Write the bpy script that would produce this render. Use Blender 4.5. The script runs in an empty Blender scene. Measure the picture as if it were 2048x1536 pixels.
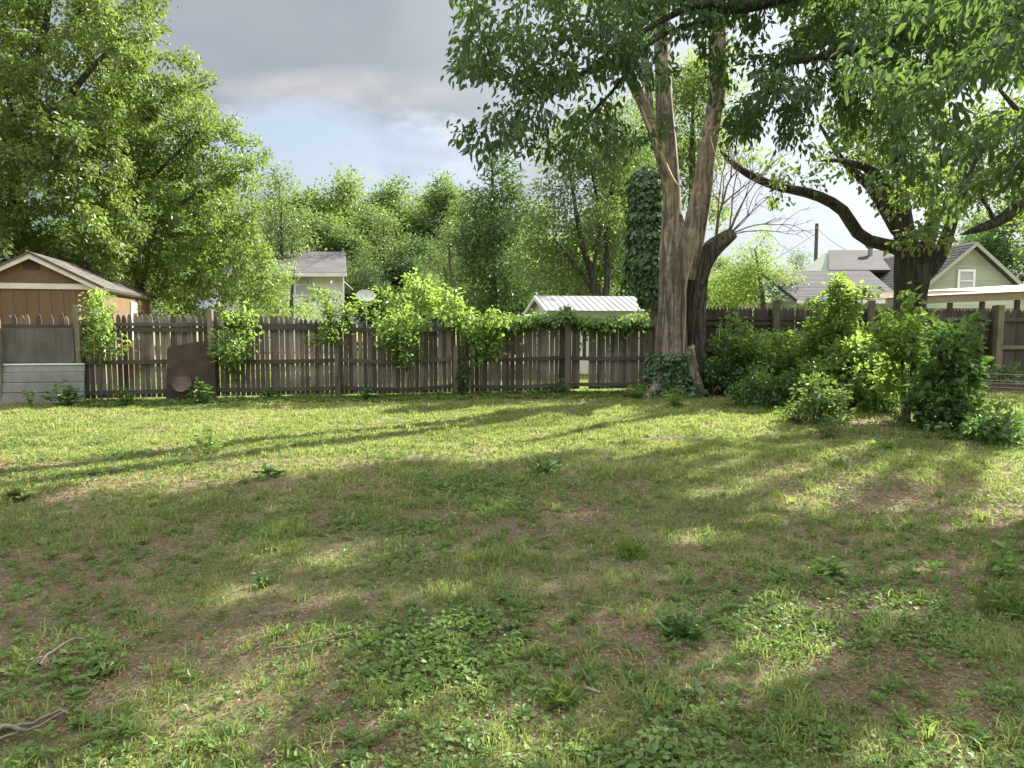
import bpy, math, random
import numpy as np
from mathutils import Vector
R = math.radians
SEED = 7
rng = np.random.default_rng(SEED)
sc = bpy.context.scene
COL = sc.collection

# ------------------------------------------------------------------ camera geometry
FPX, CAMZ, HOR = 1450.0, 1.6, 648.0          # focal length in photo pixels, eye height, horizon row
PITCH = math.atan((768 - HOR) / FPX)
SUN_EL, SUN_AZ = 35.0, 45.0                   # azimuth from +Y towards +X
SUN = np.array([math.sin(R(SUN_AZ)) * math.cos(R(SUN_EL)), math.cos(R(SUN_AZ)) * math.cos(R(SUN_EL)), math.sin(R(SUN_EL))])


def P(px, py, Y):
    dx, dy = (px - 1024) / FPX, (768 - py) / FPX
    cp, sp = math.cos(PITCH), math.sin(PITCH)
    r = np.array([dx, cp + dy * sp, -sp + dy * cp])
    return np.array([0, 0, CAMZ]) + r * (Y / r[1])


def G(px, py):
    q = P(px, py, 1.0) - np.array([0, 0, CAMZ])
    t = -CAMZ / q[2]
    return np.array([q[0] * t, q[1] * t, 0.0])


def PX(px, Y):                                 # ground point under a picture column at depth Y
    return np.array([P(px, HOR, Y)[0], Y, 0.0])


# ------------------------------------------------------------------ numpy noise
def _h(ix, iy, s):
    n = (ix * 374761393 + iy * 668265263 + s * 974634777) & 0x7fffffff
    n = ((n ^ (n >> 13)) * 1274126177) & 0x7fffffff
    return ((n ^ (n >> 16)) & 0xffff) / 65535.0


def vnoise(x, y, s=0):
    x, y = np.asarray(x, float), np.asarray(y, float)
    ix, iy = np.floor(x).astype(np.int64), np.floor(y).astype(np.int64)
    fx, fy = x - ix, y - iy
    fx, fy = fx * fx * (3 - 2 * fx), fy * fy * (3 - 2 * fy)
    a, b = _h(ix, iy, s), _h(ix + 1, iy, s)
    c, d = _h(ix, iy + 1, s), _h(ix + 1, iy + 1, s)
    return (a * (1 - fx) + b * fx) * (1 - fy) + (c * (1 - fx) + d * fx) * fy


def fbm(x, y, s=0, o=4):
    t, a, w = 0, 1.0, 0
    for i in range(o):
        t = t + a * vnoise(x * 2 ** i, y * 2 ** i, s + i * 17); w += a; a *= .55
    return t / w


def sstep(a, b, x):
    t = np.clip((x - a) / (b - a), 0, 1)
    return t * t * (3 - 2 * t)


def nrm(v):
    v = np.asarray(v, float)
    return v / (np.linalg.norm(v, axis=-1, keepdims=True) + 1e-9)


def ground_z(x, y):
    w = np.clip(1 - (np.abs(y - 9) - 12) / 20, 0, 1)
    return (fbm(np.asarray(x) * .35 + 50, np.asarray(y) * .35 + 50, 3, 3) - .5) * .12 * w


# ------------------------------------------------------------------ mesh + object helpers
ORG = {}


def np_mesh(name, V, faces, var=None, smooth=False):
    V = np.asarray(V, np.float32)
    me = bpy.data.meshes.new(name)
    faces = [np.asarray(f, np.int32) for f in faces if len(f)]
    me.vertices.add(len(V)); me.vertices.foreach_set('co', V.ravel())
    nl = sum(f.size for f in faces); nf = sum(len(f) for f in faces)
    me.loops.add(nl); me.polygons.add(nf)
    me.loops.foreach_set('vertex_index', np.concatenate([f.ravel() for f in faces]))
    tot = np.concatenate([np.full(len(f), f.shape[1], np.int32) for f in faces])
    me.polygons.foreach_set('loop_start', np.concatenate([[0], np.cumsum(tot)[:-1]]).astype(np.int32))
    if var is not None:
        a = me.attributes.new('var', 'FLOAT', 'FACE')
        a.data.foreach_set('value', np.asarray(var, np.float32))
    me.update(calc_edges=True); me.validate()
    me.polygons.foreach_set('use_smooth', np.full(len(me.polygons), bool(smooth)))
    return me


def obj(name, me, mat, parent=None, base=None):
    o = bpy.data.objects.new(name, me); COL.objects.link(o)
    if mat is not None:
        me.materials.append(mat)
    if parent is not None:
        o.parent = parent; org = ORG[parent.name]
    else:
        org = np.asarray(base if base is not None else (0, 0, 0), float); o.location = org
    ORG[o.name] = org
    if np.any(org):
        n = len(me.vertices); co = np.empty(n * 3, np.float32); me.vertices.foreach_get('co', co)
        co = co.reshape(-1, 3) - org.astype(np.float32); me.vertices.foreach_set('co', co.ravel()); me.update()
    return o


def tag(o, label=None, cat=None, group=None, kind=None):
    if label: o['label'] = label
    if cat: o['category'] = cat
    if group: o['group'] = group
    if kind: o['kind'] = kind
    return o


def thing(name, loc, label, cat, group=None):
    o = bpy.data.objects.new(name, None); COL.objects.link(o)
    o.empty_display_size = .2
    o.location = loc; ORG[o.name] = np.asarray(loc, float)
    return tag(o, label, cat, group)


def copy_thing(root, loc, rotz, scale, label, group=None):
    r = root.copy(); COL.objects.link(r)
    r.location = loc; r.rotation_euler = (0, 0, rotz); r.scale = scale
    r['label'] = label
    if group: r['group'] = group
    for ch in list(root.children):
        c = ch.copy(); COL.objects.link(c); c.parent = r
    return r


class MB:
    """collects shapes into one mesh"""
    def __init__(s): s.V, s.F, s.n, s.var = [], {}, 0, {}
    def add(s, V, F, var=.5):
        V = np.asarray(V, float)
        for f in F:
            k = len(f)
            s.F.setdefault(k, []).append([i + s.n for i in f]); s.var.setdefault(k, []).append(var)
        s.V.append(V); s.n += len(V); return s
    def arr(s, V, F, var):
        F = np.asarray(F); k = F.shape[1]
        s.F.setdefault(k, []).extend((F + s.n).tolist())
        s.var.setdefault(k, []).extend(np.broadcast_to(var, len(F)).tolist())
        s.V.append(np.asarray(V, float)); s.n += len(V); return s
    def box(s, c, d, ax=None, var=.5, bev=.0):
        c = np.asarray(c, float); d = np.asarray(d, float) / 2
        A = np.eye(3) if ax is None else np.asarray(ax, float)
        if bev <= 0:
            pts = [c + A[0] * d[0] * i + A[1] * d[1] * j + A[2] * d[2] * k for i in (-1, 1) for j in (-1, 1) for k in (-1, 1)]
            return s.add(pts, [(0, 1, 3, 2), (4, 6, 7, 5), (0, 4, 5, 1), (2, 3, 7, 6), (0, 2, 6, 4), (1, 5, 7, 3)], var)
        b = min(bev, *(d * .45)); pts, ix = [], {}
        for i in (-1, 1):
            for j in (-1, 1):
                for k in (-1, 1):
                    for a in range(3):
                        q = [d[0] - b, d[1] - b, d[2] - b]; q[a] += b
                        ix[i, j, k, a] = len(pts)
                        pts.append(c + A[0] * q[0] * i + A[1] * q[1] * j + A[2] * q[2] * k)
        F = []
        for a in range(3):
            u, v = [t for t in range(3) if t != a]
            for sg in (-1, 1):
                quad = []
                for su, sv in ((-1, -1), (1, -1), (1, 1), (-1, 1)):
                    key = [0, 0, 0]; key[a] = sg; key[u] = su; key[v] = sv
                    quad.append(ix[(*key, a)])
                F.append(quad)
            for su in (-1, 1):
                for sv in (-1, 1):
                    k0 = [0, 0, 0]; k1 = [0, 0, 0]; k0[a] = -1; k1[a] = 1
                    k0[u] = k1[u] = su; k0[v] = k1[v] = sv
                    F.append([ix[(*k0, u)], ix[(*k1, u)], ix[(*k1, v)], ix[(*k0, v)]])
        for i in (-1, 1):
            for j in (-1, 1):
                for k in (-1, 1):
                    F.append([ix[i, j, k, 0], ix[i, j, k, 1], ix[i, j, k, 2]])
        return s.add(pts, F, var)
    def prism(s, poly, ext, var=.5):
        """poly: list of 3D points, ext: extrusion vector"""
        n = len(poly); p = np.asarray(poly, float); q = p + np.asarray(ext, float)
        F = [tuple(range(n))[::-1], tuple(range(n, 2 * n))] + [(i, (i + 1) % n, (i + 1) % n + n, i + n) for i in range(n)]
        return s.add(np.vstack([p, q]), F, var)
    def tube(s, pts, rad, k=8, var=.5, amp=0, seed=0, cap=False, flat=1.0):
        V, F = tube(pts, rad, k, amp, seed, flat)
        s.arr(V, F, var)
        if cap:
            n = len(V); s.F.setdefault(k, []).append([s.n - k + i for i in range(k)]); s.var.setdefault(k, []).append(var)
        return s
    def mesh(s, name, smooth=False):
        ks = sorted(s.F)
        return np_mesh(name, np.vstack(s.V), [np.array(s.F[k]) for k in ks], np.concatenate([s.var[k] for k in ks]), smooth)
    def build(s, name, mat, parent=None, base=None, smooth=False):
        return obj(name, s.mesh(name, smooth), mat, parent, base)


def tube(pts, rad, k=8, amp=0, seed=0, flat=1.0):
    p = np.asarray(pts, float); r = np.broadcast_to(np.asarray(rad, float), len(p))
    t = nrm(np.gradient(p, axis=0))
    ref = np.zeros(3); ref[np.argmin(np.abs(nrm(p[-1] - p[0])))] = 1
    u = nrm(np.cross(t, ref)); v = np.cross(t, u)
    a = np.arange(k) * 2 * math.pi / k
    rr = np.repeat(r[:, None], k, 1)
    if amp:
        L = np.concatenate([[0], np.cumsum(np.linalg.norm(np.diff(p, axis=0), axis=1))])
        rr = rr * (1 + amp * 2 * (fbm((np.cos(a)[None] * 1.6 + L[:, None] * .45) + 9, (np.sin(a)[None] * 1.6 + L[:, None] * .3) + 20, seed, 3) - .5))
    V = p[:, None] + (np.cos(a)[None, :, None] * u[:, None] + flat * np.sin(a)[None, :, None] * v[:, None]) * rr[..., None]
    n = len(p)
    i = np.arange(n - 1)[:, None] * k; j = np.arange(k)[None]
    F = np.stack([i + j, i + (j + 1) % k, i + k + (j + 1) % k, i + k + j], -1).reshape(-1, 4)
    return V.reshape(-1, 3), F


def resample(poly, step):
    p = np.asarray(poly, float)
    if len(p) > 2:                                    # Catmull-Rom
        q = np.vstack([2 * p[0] - p[1], p, 2 * p[-1] - p[-2]]); out = []
        for i in range(1, len(q) - 2):
            for t in np.linspace(0, 1, 8, endpoint=False):
                a, b, c, d = q[i - 1], q[i], q[i + 1], q[i + 2]
                out.append(.5 * (2 * b + (c - a) * t + (2 * a - 5 * b + 4 * c - d) * t * t + (3 * b - a - 3 * c + d) * t ** 3))
        out.append(p[-1]); p = np.array(out)
    L = np.concatenate([[0], np.cumsum(np.linalg.norm(np.diff(p[:, :3], axis=0), axis=1))])
    n = max(2, int(round(L[-1] / step)) + 1)
    s = np.linspace(0, L[-1], n)
    return np.stack([np.interp(s, L, p[:, c]) for c in range(p.shape[1])], 1)


# ------------------------------------------------------------------ materials
def newmat(name):
    m = bpy.data.materials.new(name); m.use_nodes = True
    nt = m.node_tree; nt.nodes.clear()
    return m, nt


def N(nt, typ, **kw):
    n = nt.nodes.new(typ)
    for k, v in kw.items():
        if k.startswith('i_'):
            n.inputs[int(k[2:]) if k[2:].isdigit() else k[2:]].default_value = v
        else:
            setattr(n, k, v)
    return n


def rgb(c): return (c[0], c[1], c[2], 1.0)


def mixc(nt, fac, a, b, blend='MIX'):
    n = nt.nodes.new('ShaderNodeMix'); n.data_type = 'RGBA'; n.blend_type = blend
    for sock, v in ((n.inputs[0], fac), (n.inputs[6], a), (n.inputs[7], b)):
        if hasattr(v, 'is_output') or isinstance(v, bpy.types.NodeSocket):
            nt.links.new(v, sock)
        else:
            sock.default_value = v if not isinstance(v, (tuple, list)) else rgb(v)
    return n.outputs[2]


def maprange(nt, v, a, b, c, d):
    n = N(nt, 'ShaderNodeMapRange'); n.clamp = True
    nt.links.new(v, n.inputs[0])
    for i, x in enumerate((a, b, c, d)): n.inputs[i + 1].default_value = x
    return n.outputs[0]


def noise(nt, vec, scale, detail=5, rough=.6, dist=0):
    n = N(nt, 'ShaderNodeTexNoise'); n.inputs['Scale'].default_value = scale
    n.inputs['Detail'].default_value = detail; n.inputs['Roughness'].default_value = rough
    n.inputs['Distortion'].default_value = dist
    nt.links.new(vec, n.inputs['Vector']); return n.outputs['Fac']


def coords(nt, scale=(1, 1, 1), space='Object'):
    t = N(nt, 'ShaderNodeTexCoord'); m = N(nt, 'ShaderNodeMapping')
    m.inputs['Scale'].default_value = scale
    nt.links.new(t.outputs[space], m.inputs['Vector']); return m.outputs['Vector']


def surf(name, c1, c2, c3=None, scale=(1, 1, 1), fine=12, stain=1.2, rough=.8, bump=.3, bdist=.01, var=.25, wave=None, spec=.3, metal=0, stain_amt=(.45, .7), crack=0):
    """weathered opaque surface: fine grain c1-c2, larger stains c3, value jitter by the face attribute 'var'"""
    m, nt = newmat(name)
    v = coords(nt, scale); v1 = coords(nt)
    f = noise(nt, v, fine, 7, .65)
    col = mixc(nt, maprange(nt, f, .3, .7, 0, 1), c1, c2)
    if c3 is not None:
        s = noise(nt, v1, stain, 6, .6, .4)
        col = mixc(nt, maprange(nt, s, stain_amt[0], stain_amt[1], 0, .85), col, c3)
    if var:
        at = N(nt, 'ShaderNodeAttribute', attribute_name='var')
        k = maprange(nt, at.outputs['Fac'], 0, 1, 1 - var, 1 + var)
        cc = N(nt, 'ShaderNodeCombineColor')
        for i in range(3): nt.links.new(k, cc.inputs[i])
        col = mixc(nt, 1.0, col, cc.outputs[0], 'MULTIPLY')
    hgt = f
    if crack:
        cv = noise(nt, coords(nt, (1, 1, .07)), crack, 6, .6, .6)
        ck = maprange(nt, cv, .40, .49, 0, 1); ck2 = maprange(nt, noise(nt, v1, crack * .9, 7, .7), .35, .65, .72, 1.2)
        cc = N(nt, 'ShaderNodeCombineColor')
        kk = N(nt, 'ShaderNodeMath', operation='MULTIPLY'); nt.links.new(maprange(nt, ck, 0, 1, .62, 1.05), kk.inputs[0]); nt.links.new(ck2, kk.inputs[1])
        for i in range(3): nt.links.new(kk.outputs[0], cc.inputs[i])
        col = mixc(nt, 1.0, col, cc.outputs[0], 'MULTIPLY')
        ad_ = N(nt, 'ShaderNodeMath', operation='MULTIPLY_ADD'); ad_.inputs[1].default_value = .35
        nt.links.new(f, ad_.inputs[0]); nt.links.new(ck, ad_.inputs[2]); hgt = ad_.outputs[0]
    if wave:                                        # (vector scale, wave scale, bands axis, sharp low/high)
        w = N(nt, 'ShaderNodeTexWave', wave_type='BANDS', bands_direction=wave[0], wave_profile=wave[2])
        w.inputs['Scale'].default_value = wave[1]; nt.links.new(v1, w.inputs['Vector'])
        line = maprange(nt, w.outputs['Fac'], wave[3], wave[4], 0, 1)
        mul = N(nt, 'ShaderNodeMath', operation='MULTIPLY_ADD'); mul.inputs[1].default_value = .2
        nt.links.new(f, mul.inputs[0]); nt.links.new(line, mul.inputs[2]); hgt = mul.outputs[0]
    b = N(nt, 'ShaderNodeBsdfPrincipled'); out = N(nt, 'ShaderNodeOutputMaterial')
    nt.links.new(col, b.inputs['Base Color']); b.inputs['Roughness'].default_value = rough
    b.inputs['Specular IOR Level'].default_value = spec; b.inputs['Metallic'].default_value = metal
    if bump:
        bp = N(nt, 'ShaderNodeBump'); bp.inputs['Strength'].default_value = bump; bp.inputs['Distance'].default_value = bdist
        nt.links.new(hgt, bp.inputs['Height']); nt.links.new(bp.outputs[0], b.inputs['Normal'])
    nt.links.new(b.outputs[0], out.inputs[0])
    return m


def leafmat(name, c1, c2, trans=.45, tcol=None, gloss=.05, sat3=None):
    m, nt = newmat(name)
    at = N(nt, 'ShaderNodeAttribute', attribute_name='var')
    col = mixc(nt, at.outputs['Fac'], c1, c2)
    if sat3 is not None:
        col = mixc(nt, maprange(nt, at.outputs['Fac'], .93, .96, 0, 1), col, sat3)
    tc = tcol or tuple(min(1, c * k) for c, k in zip(c2, (1.5, 1.6, 1.05)))
    tcm = mixc(nt, at.outputs['Fac'], tuple(t * .7 for t in tc), tc)
    d = N(nt, 'ShaderNodeBsdfDiffuse'); t = N(nt, 'ShaderNodeBsdfTranslucent'); g = N(nt, 'ShaderNodeBsdfGlossy')
    g.inputs['Roughness'].default_value = .45; g.inputs['Color'].default_value = (.8, .85, .8, 1)
    nt.links.new(col, d.inputs['Color']); nt.links.new(tcm, t.inputs['Color'])
    a = N(nt, 'ShaderNodeMixShader', i_0=trans); b = N(nt, 'ShaderNodeMixShader', i_0=gloss)
    nt.links.new(d.outputs[0], a.inputs[1]); nt.links.new(t.outputs[0], a.inputs[2])
    nt.links.new(a.outputs[0], b.inputs[1]); nt.links.new(g.outputs[0], b.inputs[2])
    out = N(nt, 'ShaderNodeOutputMaterial'); nt.links.new(b.outputs[0], out.inputs[0])
    return m


M = {}
M['bark_dark'] = surf('bark_dark', (.03, .024, .02), (.085, .072, .06), (.05, .06, .04), (1, 1, .18), 22, 1.5, .95, .9, .05, .1, crack=14)
M['bark_grey'] = surf('bark_grey', (.05, .043, .035), (.15, .13, .105), (.07, .07, .05), (1, 1, .2), 18, 1.5, .95, .8, .02, .1)
M['bark_plate'] = surf('bark_plate', (.04, .034, .03), (.25, .215, .18), (.11, .095, .078), (1, 1, .1), 30, 2, .95, 1, .05, .1, crack=16)
M['stripped'] = surf('stripped', (.15, .124, .094), (.46, .38, .285), (.16, .135, .108), (1, 1, .13), 13, 2.6, .9, 1.0, .03, .15, stain_amt=(.42, .62), crack=11)
M['strip_pale'] = surf('strip_pale', (.33, .26, .175), (.46, .37, .26), None, (1, 1, .15), 20, 1, .75, .3, .01, .1)
M['deadtwig'] = surf('deadtwig', (.12, .095, .075), (.25, .2, .16), None, (1, 1, .3), 20, 1, .9, .4, .01, .1)
M['picket'] = surf('picket', (.125, .1, .078), (.26, .22, .176), (.08, .07, .055), (1, 1, .07), 34, 1.3, .92, .5, .006, .55)
M['picket_r'] = surf('picket_r', (.065, .053, .043), (.125, .105, .088), (.05, .045, .036), (1, 1, .07), 30, 1.2, .92, .5, .006, .3)
M['rail'] = surf('rail', (.07, .06, .05), (.15, .13, .108), (.05, .05, .04), (.1, 1, 1), 30, 1.4, .92, .5, .006, .25)
M['post'] = surf('post', (.13, .112, .078), (.24, .21, .152), (.1, .1, .06), (1, 1, .08), 26, 1.6, .9, .4, .006, .15)
M['board_grey'] = surf('board_grey', (.1, .092, .08), (.17, .155, .135), (.075, .075, .055), (1, 1, .1), 16, 1.4, .92, .4, .004, .1)
M['siding_metal'] = surf('siding_metal', (.2, .205, .18), (.26, .265, .235), (.15, .15, .125), (1, 1, .4), 8, 1.6, .55, .1, .004, .08, stain_amt=(.5, .8))
M['brown_board'] = surf('brown_board', (.04, .03, .02), (.068, .053, .034), (.085, .062, .043), (1, 1, 1), 9, 3.5, .85, .2, .004, .0)
M['rust'] = surf('rust', (.09, .062, .048), (.16, .112, .088), (.06, .042, .034), (1, 1, 1), 14, 5, .8, .4, .004, .0)
M['shed'] = surf('shed', (.135, .088, .047), (.17, .112, .06), None, (1, 1, .2), 12, 1, .75, .6, .012, .06, wave=('X', 1, 'SIN', 0, 1))
M['trim'] = surf('trim', (.62, .58, .49), (.72, .68, .58), (.5, .47, .4), (1, 1, 1), 6, 2, .6, .1, .003, .0)
M['white'] = surf('white', (.68, .68, .66), (.76, .76, .74), (.58, .58, .55), (1, 1, 1), 6, 2, .55, .1, .003, .0)
M['shingle'] = surf('shingle', (.036, .036, .04), (.075, .075, .08), (.048, .048, .052), (1, 1, 1), 14, .5, .95, .4, .01, .2)
M['shingle_b'] = surf('shingle_b', (.085, .076, .068), (.16, .146, .13), (.105, .096, .087), (1, 1, 1), 18, .8, .95, .4, .01, .2)
M['roof_pale'] = surf('roof_pale', (.115, .112, .118), (.165, .16, .168), (.1, .098, .1), (1, 1, 1), 8, .5, .9, .3, .01, .1)
M['wall_white'] = surf('wall_white', (.68, .68, .63), (.76, .76, .71), (.6, .6, .55), (1, 1, 1), 5, .6, .7, .25, .01, .0)
M['wall_green'] = surf('wall_green', (.3, .35, .26), (.34, .39, .3), (.27, .31, .235), (1, 1, 1), 5, .6, .7, .2, .01, .08)
M['metal_roof'] = surf('metal_roof', (.2, .21, .225), (.27, .28, .295), (.17, .172, .18), (1, 1, 1), 4, 1, .45, .1, .004, .1, spec=.5)
M['beige'] = surf('beige', (.42, .34, .24), (.5, .41, .3), (.36, .3, .21), (1, 1, 1), 5, .8, .65, .1, .004, .0)
M['beam'] = surf('beam', (.09, .07, .055), (.15, .12, .095), None, (.1, 1, 1), 20, 1, .9, .4, .005, .0)
M['glass'] = surf('glass', (.06, .065, .075), (.1, .105, .115), None, (1, 1, 1), 3, 1, .08, 0, 0, 0, spec=.8)
M['blind'] = surf('blind', (.35, .36, .37), (.42, .43, .44), None, (1, 1, 1), 3, 1, .25, 0, 0, 0, spec=.6)
M['steel'] = surf('steel', (.3, .31, .32), (.42, .43, .44), (.25, .2, .16), (1, 1, 1), 20, 4, .5, .1, .002, .0, metal=.5)
M['wire'] = surf('wire', (.1, .1, .095), (.16, .155, .15), None, (1, 1, 1), 20, 4, .6, 0, 0, 0)
M['dish'] = surf('dish', (.5, .5, .48), (.58, .58, .56), None, (1, 1, 1), 10, 4, .5, 0, 0, 0)
M['stick'] = surf('stick', (.1, .08, .06), (.23, .19, .15), None, (1, 1, 1), 40, 4, .9, .4, .003, .0)
M['straw'] = surf('straw', (.3, .225, .12), (.42, .33, .19), None, (1, 1, 1), 5, 1, .9, 0, 0, .35)
M['litter'] = surf('litter', (.13, .095, .06), (.28, .215, .14), None, (1, 1, 1), 9, 1, .9, 0, 0, .5)

M['lf_left'] = leafmat('leaf_yellow_green', (.088, .14, .032), (.19, .252, .06), .42)
M['lf_left2'] = leafmat('leaf_fresh_green', (.09, .15, .036), (.195, .268, .066), .42)
M['lf_back'] = leafmat('leaf_mid_green', (.075, .13, .038), (.15, .22, .062), .42)
M['lf_cool'] = leafmat('leaf_cool_green', (.04, .085, .03), (.085, .15, .05), .4)
M['lf_pale'] = leafmat('leaf_pale', (.085, .135, .045), (.155, .215, .075), .4)
M['lf_over'] = leafmat('leaf_dark_over', (.04, .09, .034), (.085, .16, .052), .42, (.15, .26, .05), .04)
M['lf_shade'] = leafmat('leaf_shade_tree', (.05, .1, .027), (.12, .19, .045), .48, (.26, .38, .06), .05)
M['lf_ivy'] = leafmat('leaf_ivy', (.04, .1, .025), (.09, .18, .045), .35, None, .08)
M['lf_vine'] = leafmat('leaf_vine', (.09, .18, .03), (.19, .31, .06), .5, (.36, .52, .08), .05)
M['lf_shrub'] = leafmat('leaf_shrub', (.085, .18, .035), (.21, .33, .065), .5, (.33, .49, .08), .05)
M['lf_weed'] = leafmat('leaf_weed', (.05, .115, .025), (.11, .2, .045), .4)
M['grass'] = leafmat('grass_blade', (.12, .18, .05), (.32, .38, .125), .42, (.38, .47, .12), .015, (.48, .4, .24))
M['cover'] = leafmat('cover_leaf', (.06, .12, .028), (.16, .235, .06), .35, None, .02)


# ------------------------------------------------------------------ leaves
TPL = {
    'quad': (np.array([(0, 0, 0), (.5, .45, .09), (0, 1, -.06), (-.5, .45, .09)], float), np.array([(0, 1, 2), (0, 2, 3)])),
    'leaf6': (np.array([(0, 0, 0), (.5, .3, .1), (.4, .68, .04), (0, 1, -.14), (-.4, .68, .04), (-.5, .3, .1)], float), np.array([(0, 1, 2, 3), (0, 3, 4, 5)])),
    'round': (np.array([(0, 0, 0), (.42, .18, .05), (.5, .6, .1), (.2, .98, .04), (-.2, .98, .04), (-.5, .6, .1), (-.42, .18, .05), (0, .5, -.02)], float),
              np.array([(0, 1, 2, 7), (7, 2, 3, 4), (7, 4, 5, 6), (0, 7, 6, 6)])[:3]),
}
TPL['round'] = (np.array([(0, 0, 0), (.45, .2, .06), (.5, .6, .1), (0, 1, .0), (-.5, .6, .1), (-.45, .2, .06)], float), np.array([(0, 1, 2, 3), (0, 3, 4, 5)]))


def leaf_arrays(pos, axis, nref, size, width, tpl='quad'):
    T, F = TPL[tpl]
    a = nrm(axis); s = nrm(np.cross(a, nref)); n = np.cross(s, a)
    size = np.broadcast_to(size, len(pos))[:, None, None]
    V = pos[:, None] + size * (T[None, :, 0:1] * width * s[:, None] + T[None, :, 1:2] * a[:, None] + T[None, :, 2:3] * n[:, None])
    k = len(T)
    FF = (np.arange(len(pos)) * k)[:, None, None] + F[None]
    return V.reshape(-1, 3), FF.reshape(-1, F.shape[1]), len(F)


def leaves(name, anchors, dirs, n_per, spread, size, width, mat, parent, tpl='quad', droop=.3, out=.6, seed=0, rnd=.8, base=None, sj=.45, tilt=.75):
    g = np.random.default_rng(seed + 1000)
    m = len(anchors)
    A = np.repeat(anchors, n_per, 0); D = np.repeat(dirs, n_per, 0)
    off = g.normal(size=A.shape) * spread
    pos = A + off
    axis = nrm(D * out + nrm(off) * .5 + g.normal(size=A.shape) * rnd * .6 + np.array([0, 0, -droop]))
    nref = nrm(np.array([0, 0, 1.0]) + g.normal(size=A.shape) * tilt)
    sz = size * (1 + sj * (g.random(len(A)) * 2 - 1))
    V, F, per = leaf_arrays(pos, axis, nref, sz, width, tpl)
    cl = np.repeat(g.random(m), n_per)
    lo = sstep(.3, .7, .5 * (vnoise(A[:, 0] * .9 + A[:, 2] * .5, A[:, 1] * .9 + A[:, 2] * .6, seed) + vnoise(A[:, 0] * .9 - A[:, 2] * .7 + 40, A[:, 1] * .5 + A[:, 2] * .4, seed + 3)))
    var = np.clip(.4 * lo + .25 * cl + .35 * g.random(len(A)), 0, .92)
    me = np_mesh(name, V, [F], np.repeat(var, per))
    return obj(name, me, mat, parent, base)


# ------------------------------------------------------------------ trees
def colonize(pos, par, rad, attr, D, infl, kill, iters, g, trop=(0, 0, .08), cap=5000):
    n = len(pos); PA = np.zeros((cap, 3)); PA[:n] = pos; par = list(par)
    near = np.zeros(len(attr), int); dist = np.full(len(attr), 1e9)
    for i in range(0, n, 200):
        d = np.linalg.norm(attr[:, None] - PA[None, i:min(n, i + 200)], axis=2)
        j = d.argmin(1); dm = d[np.arange(len(attr)), j]; u = dm < dist
        near[u] = j[u] + i; dist[u] = dm[u]
    alive = dist > kill
    for it in range(iters):
        sel = alive & (dist < infl)
        if not sel.any() or n >= cap - 1: break
        idx = near[sel]; v = nrm(attr[sel] - PA[idx])
        nodes, inv = np.unique(idx, return_inverse=True)
        acc = np.zeros((len(nodes), 3)); np.add.at(acc, inv, v)
        d = nrm(nrm(acc) + np.array(trop) + g.normal(size=acc.shape) * .16)
        newp = PA[nodes] + d * D
        k = min(len(nodes), cap - n); newp = newp[:k]
        PA[n:n + k] = newp; par.extend(int(x) for x in nodes[:k])
        ai = np.where(alive)[0]
        dd = np.linalg.norm(attr[ai][:, None] - newp[None], axis=2)
        j = dd.argmin(1); dm = dd[np.arange(len(ai)), j]; u = dm < dist[ai]
        near[ai[u]] = j[u] + n; dist[ai[u]] = dm[u]
        alive &= dist > kill
        n += k
    return PA[:n], np.array(par)


def skeleton(limbs, step):
    """limbs: polylines of (x,y,z,r); each later limb attaches to the nearest node so far"""
    pos, par, rad = [], [], []
    for li, l in enumerate(limbs):
        q = resample(l, step)
        if li == 0:
            p0 = -1; st = 0
        else:
            d = np.linalg.norm(np.array(pos) - q[0, :3], axis=1); p0 = int(d.argmin()); st = 0 if d.min() > step * .3 else 1
        for k in range(st, len(q)):
            pos.append(q[k, :3]); par.append(p0); rad.append(q[k, 3]); p0 = len(pos) - 1
    return np.array(pos), par, np.array(rad)


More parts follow.
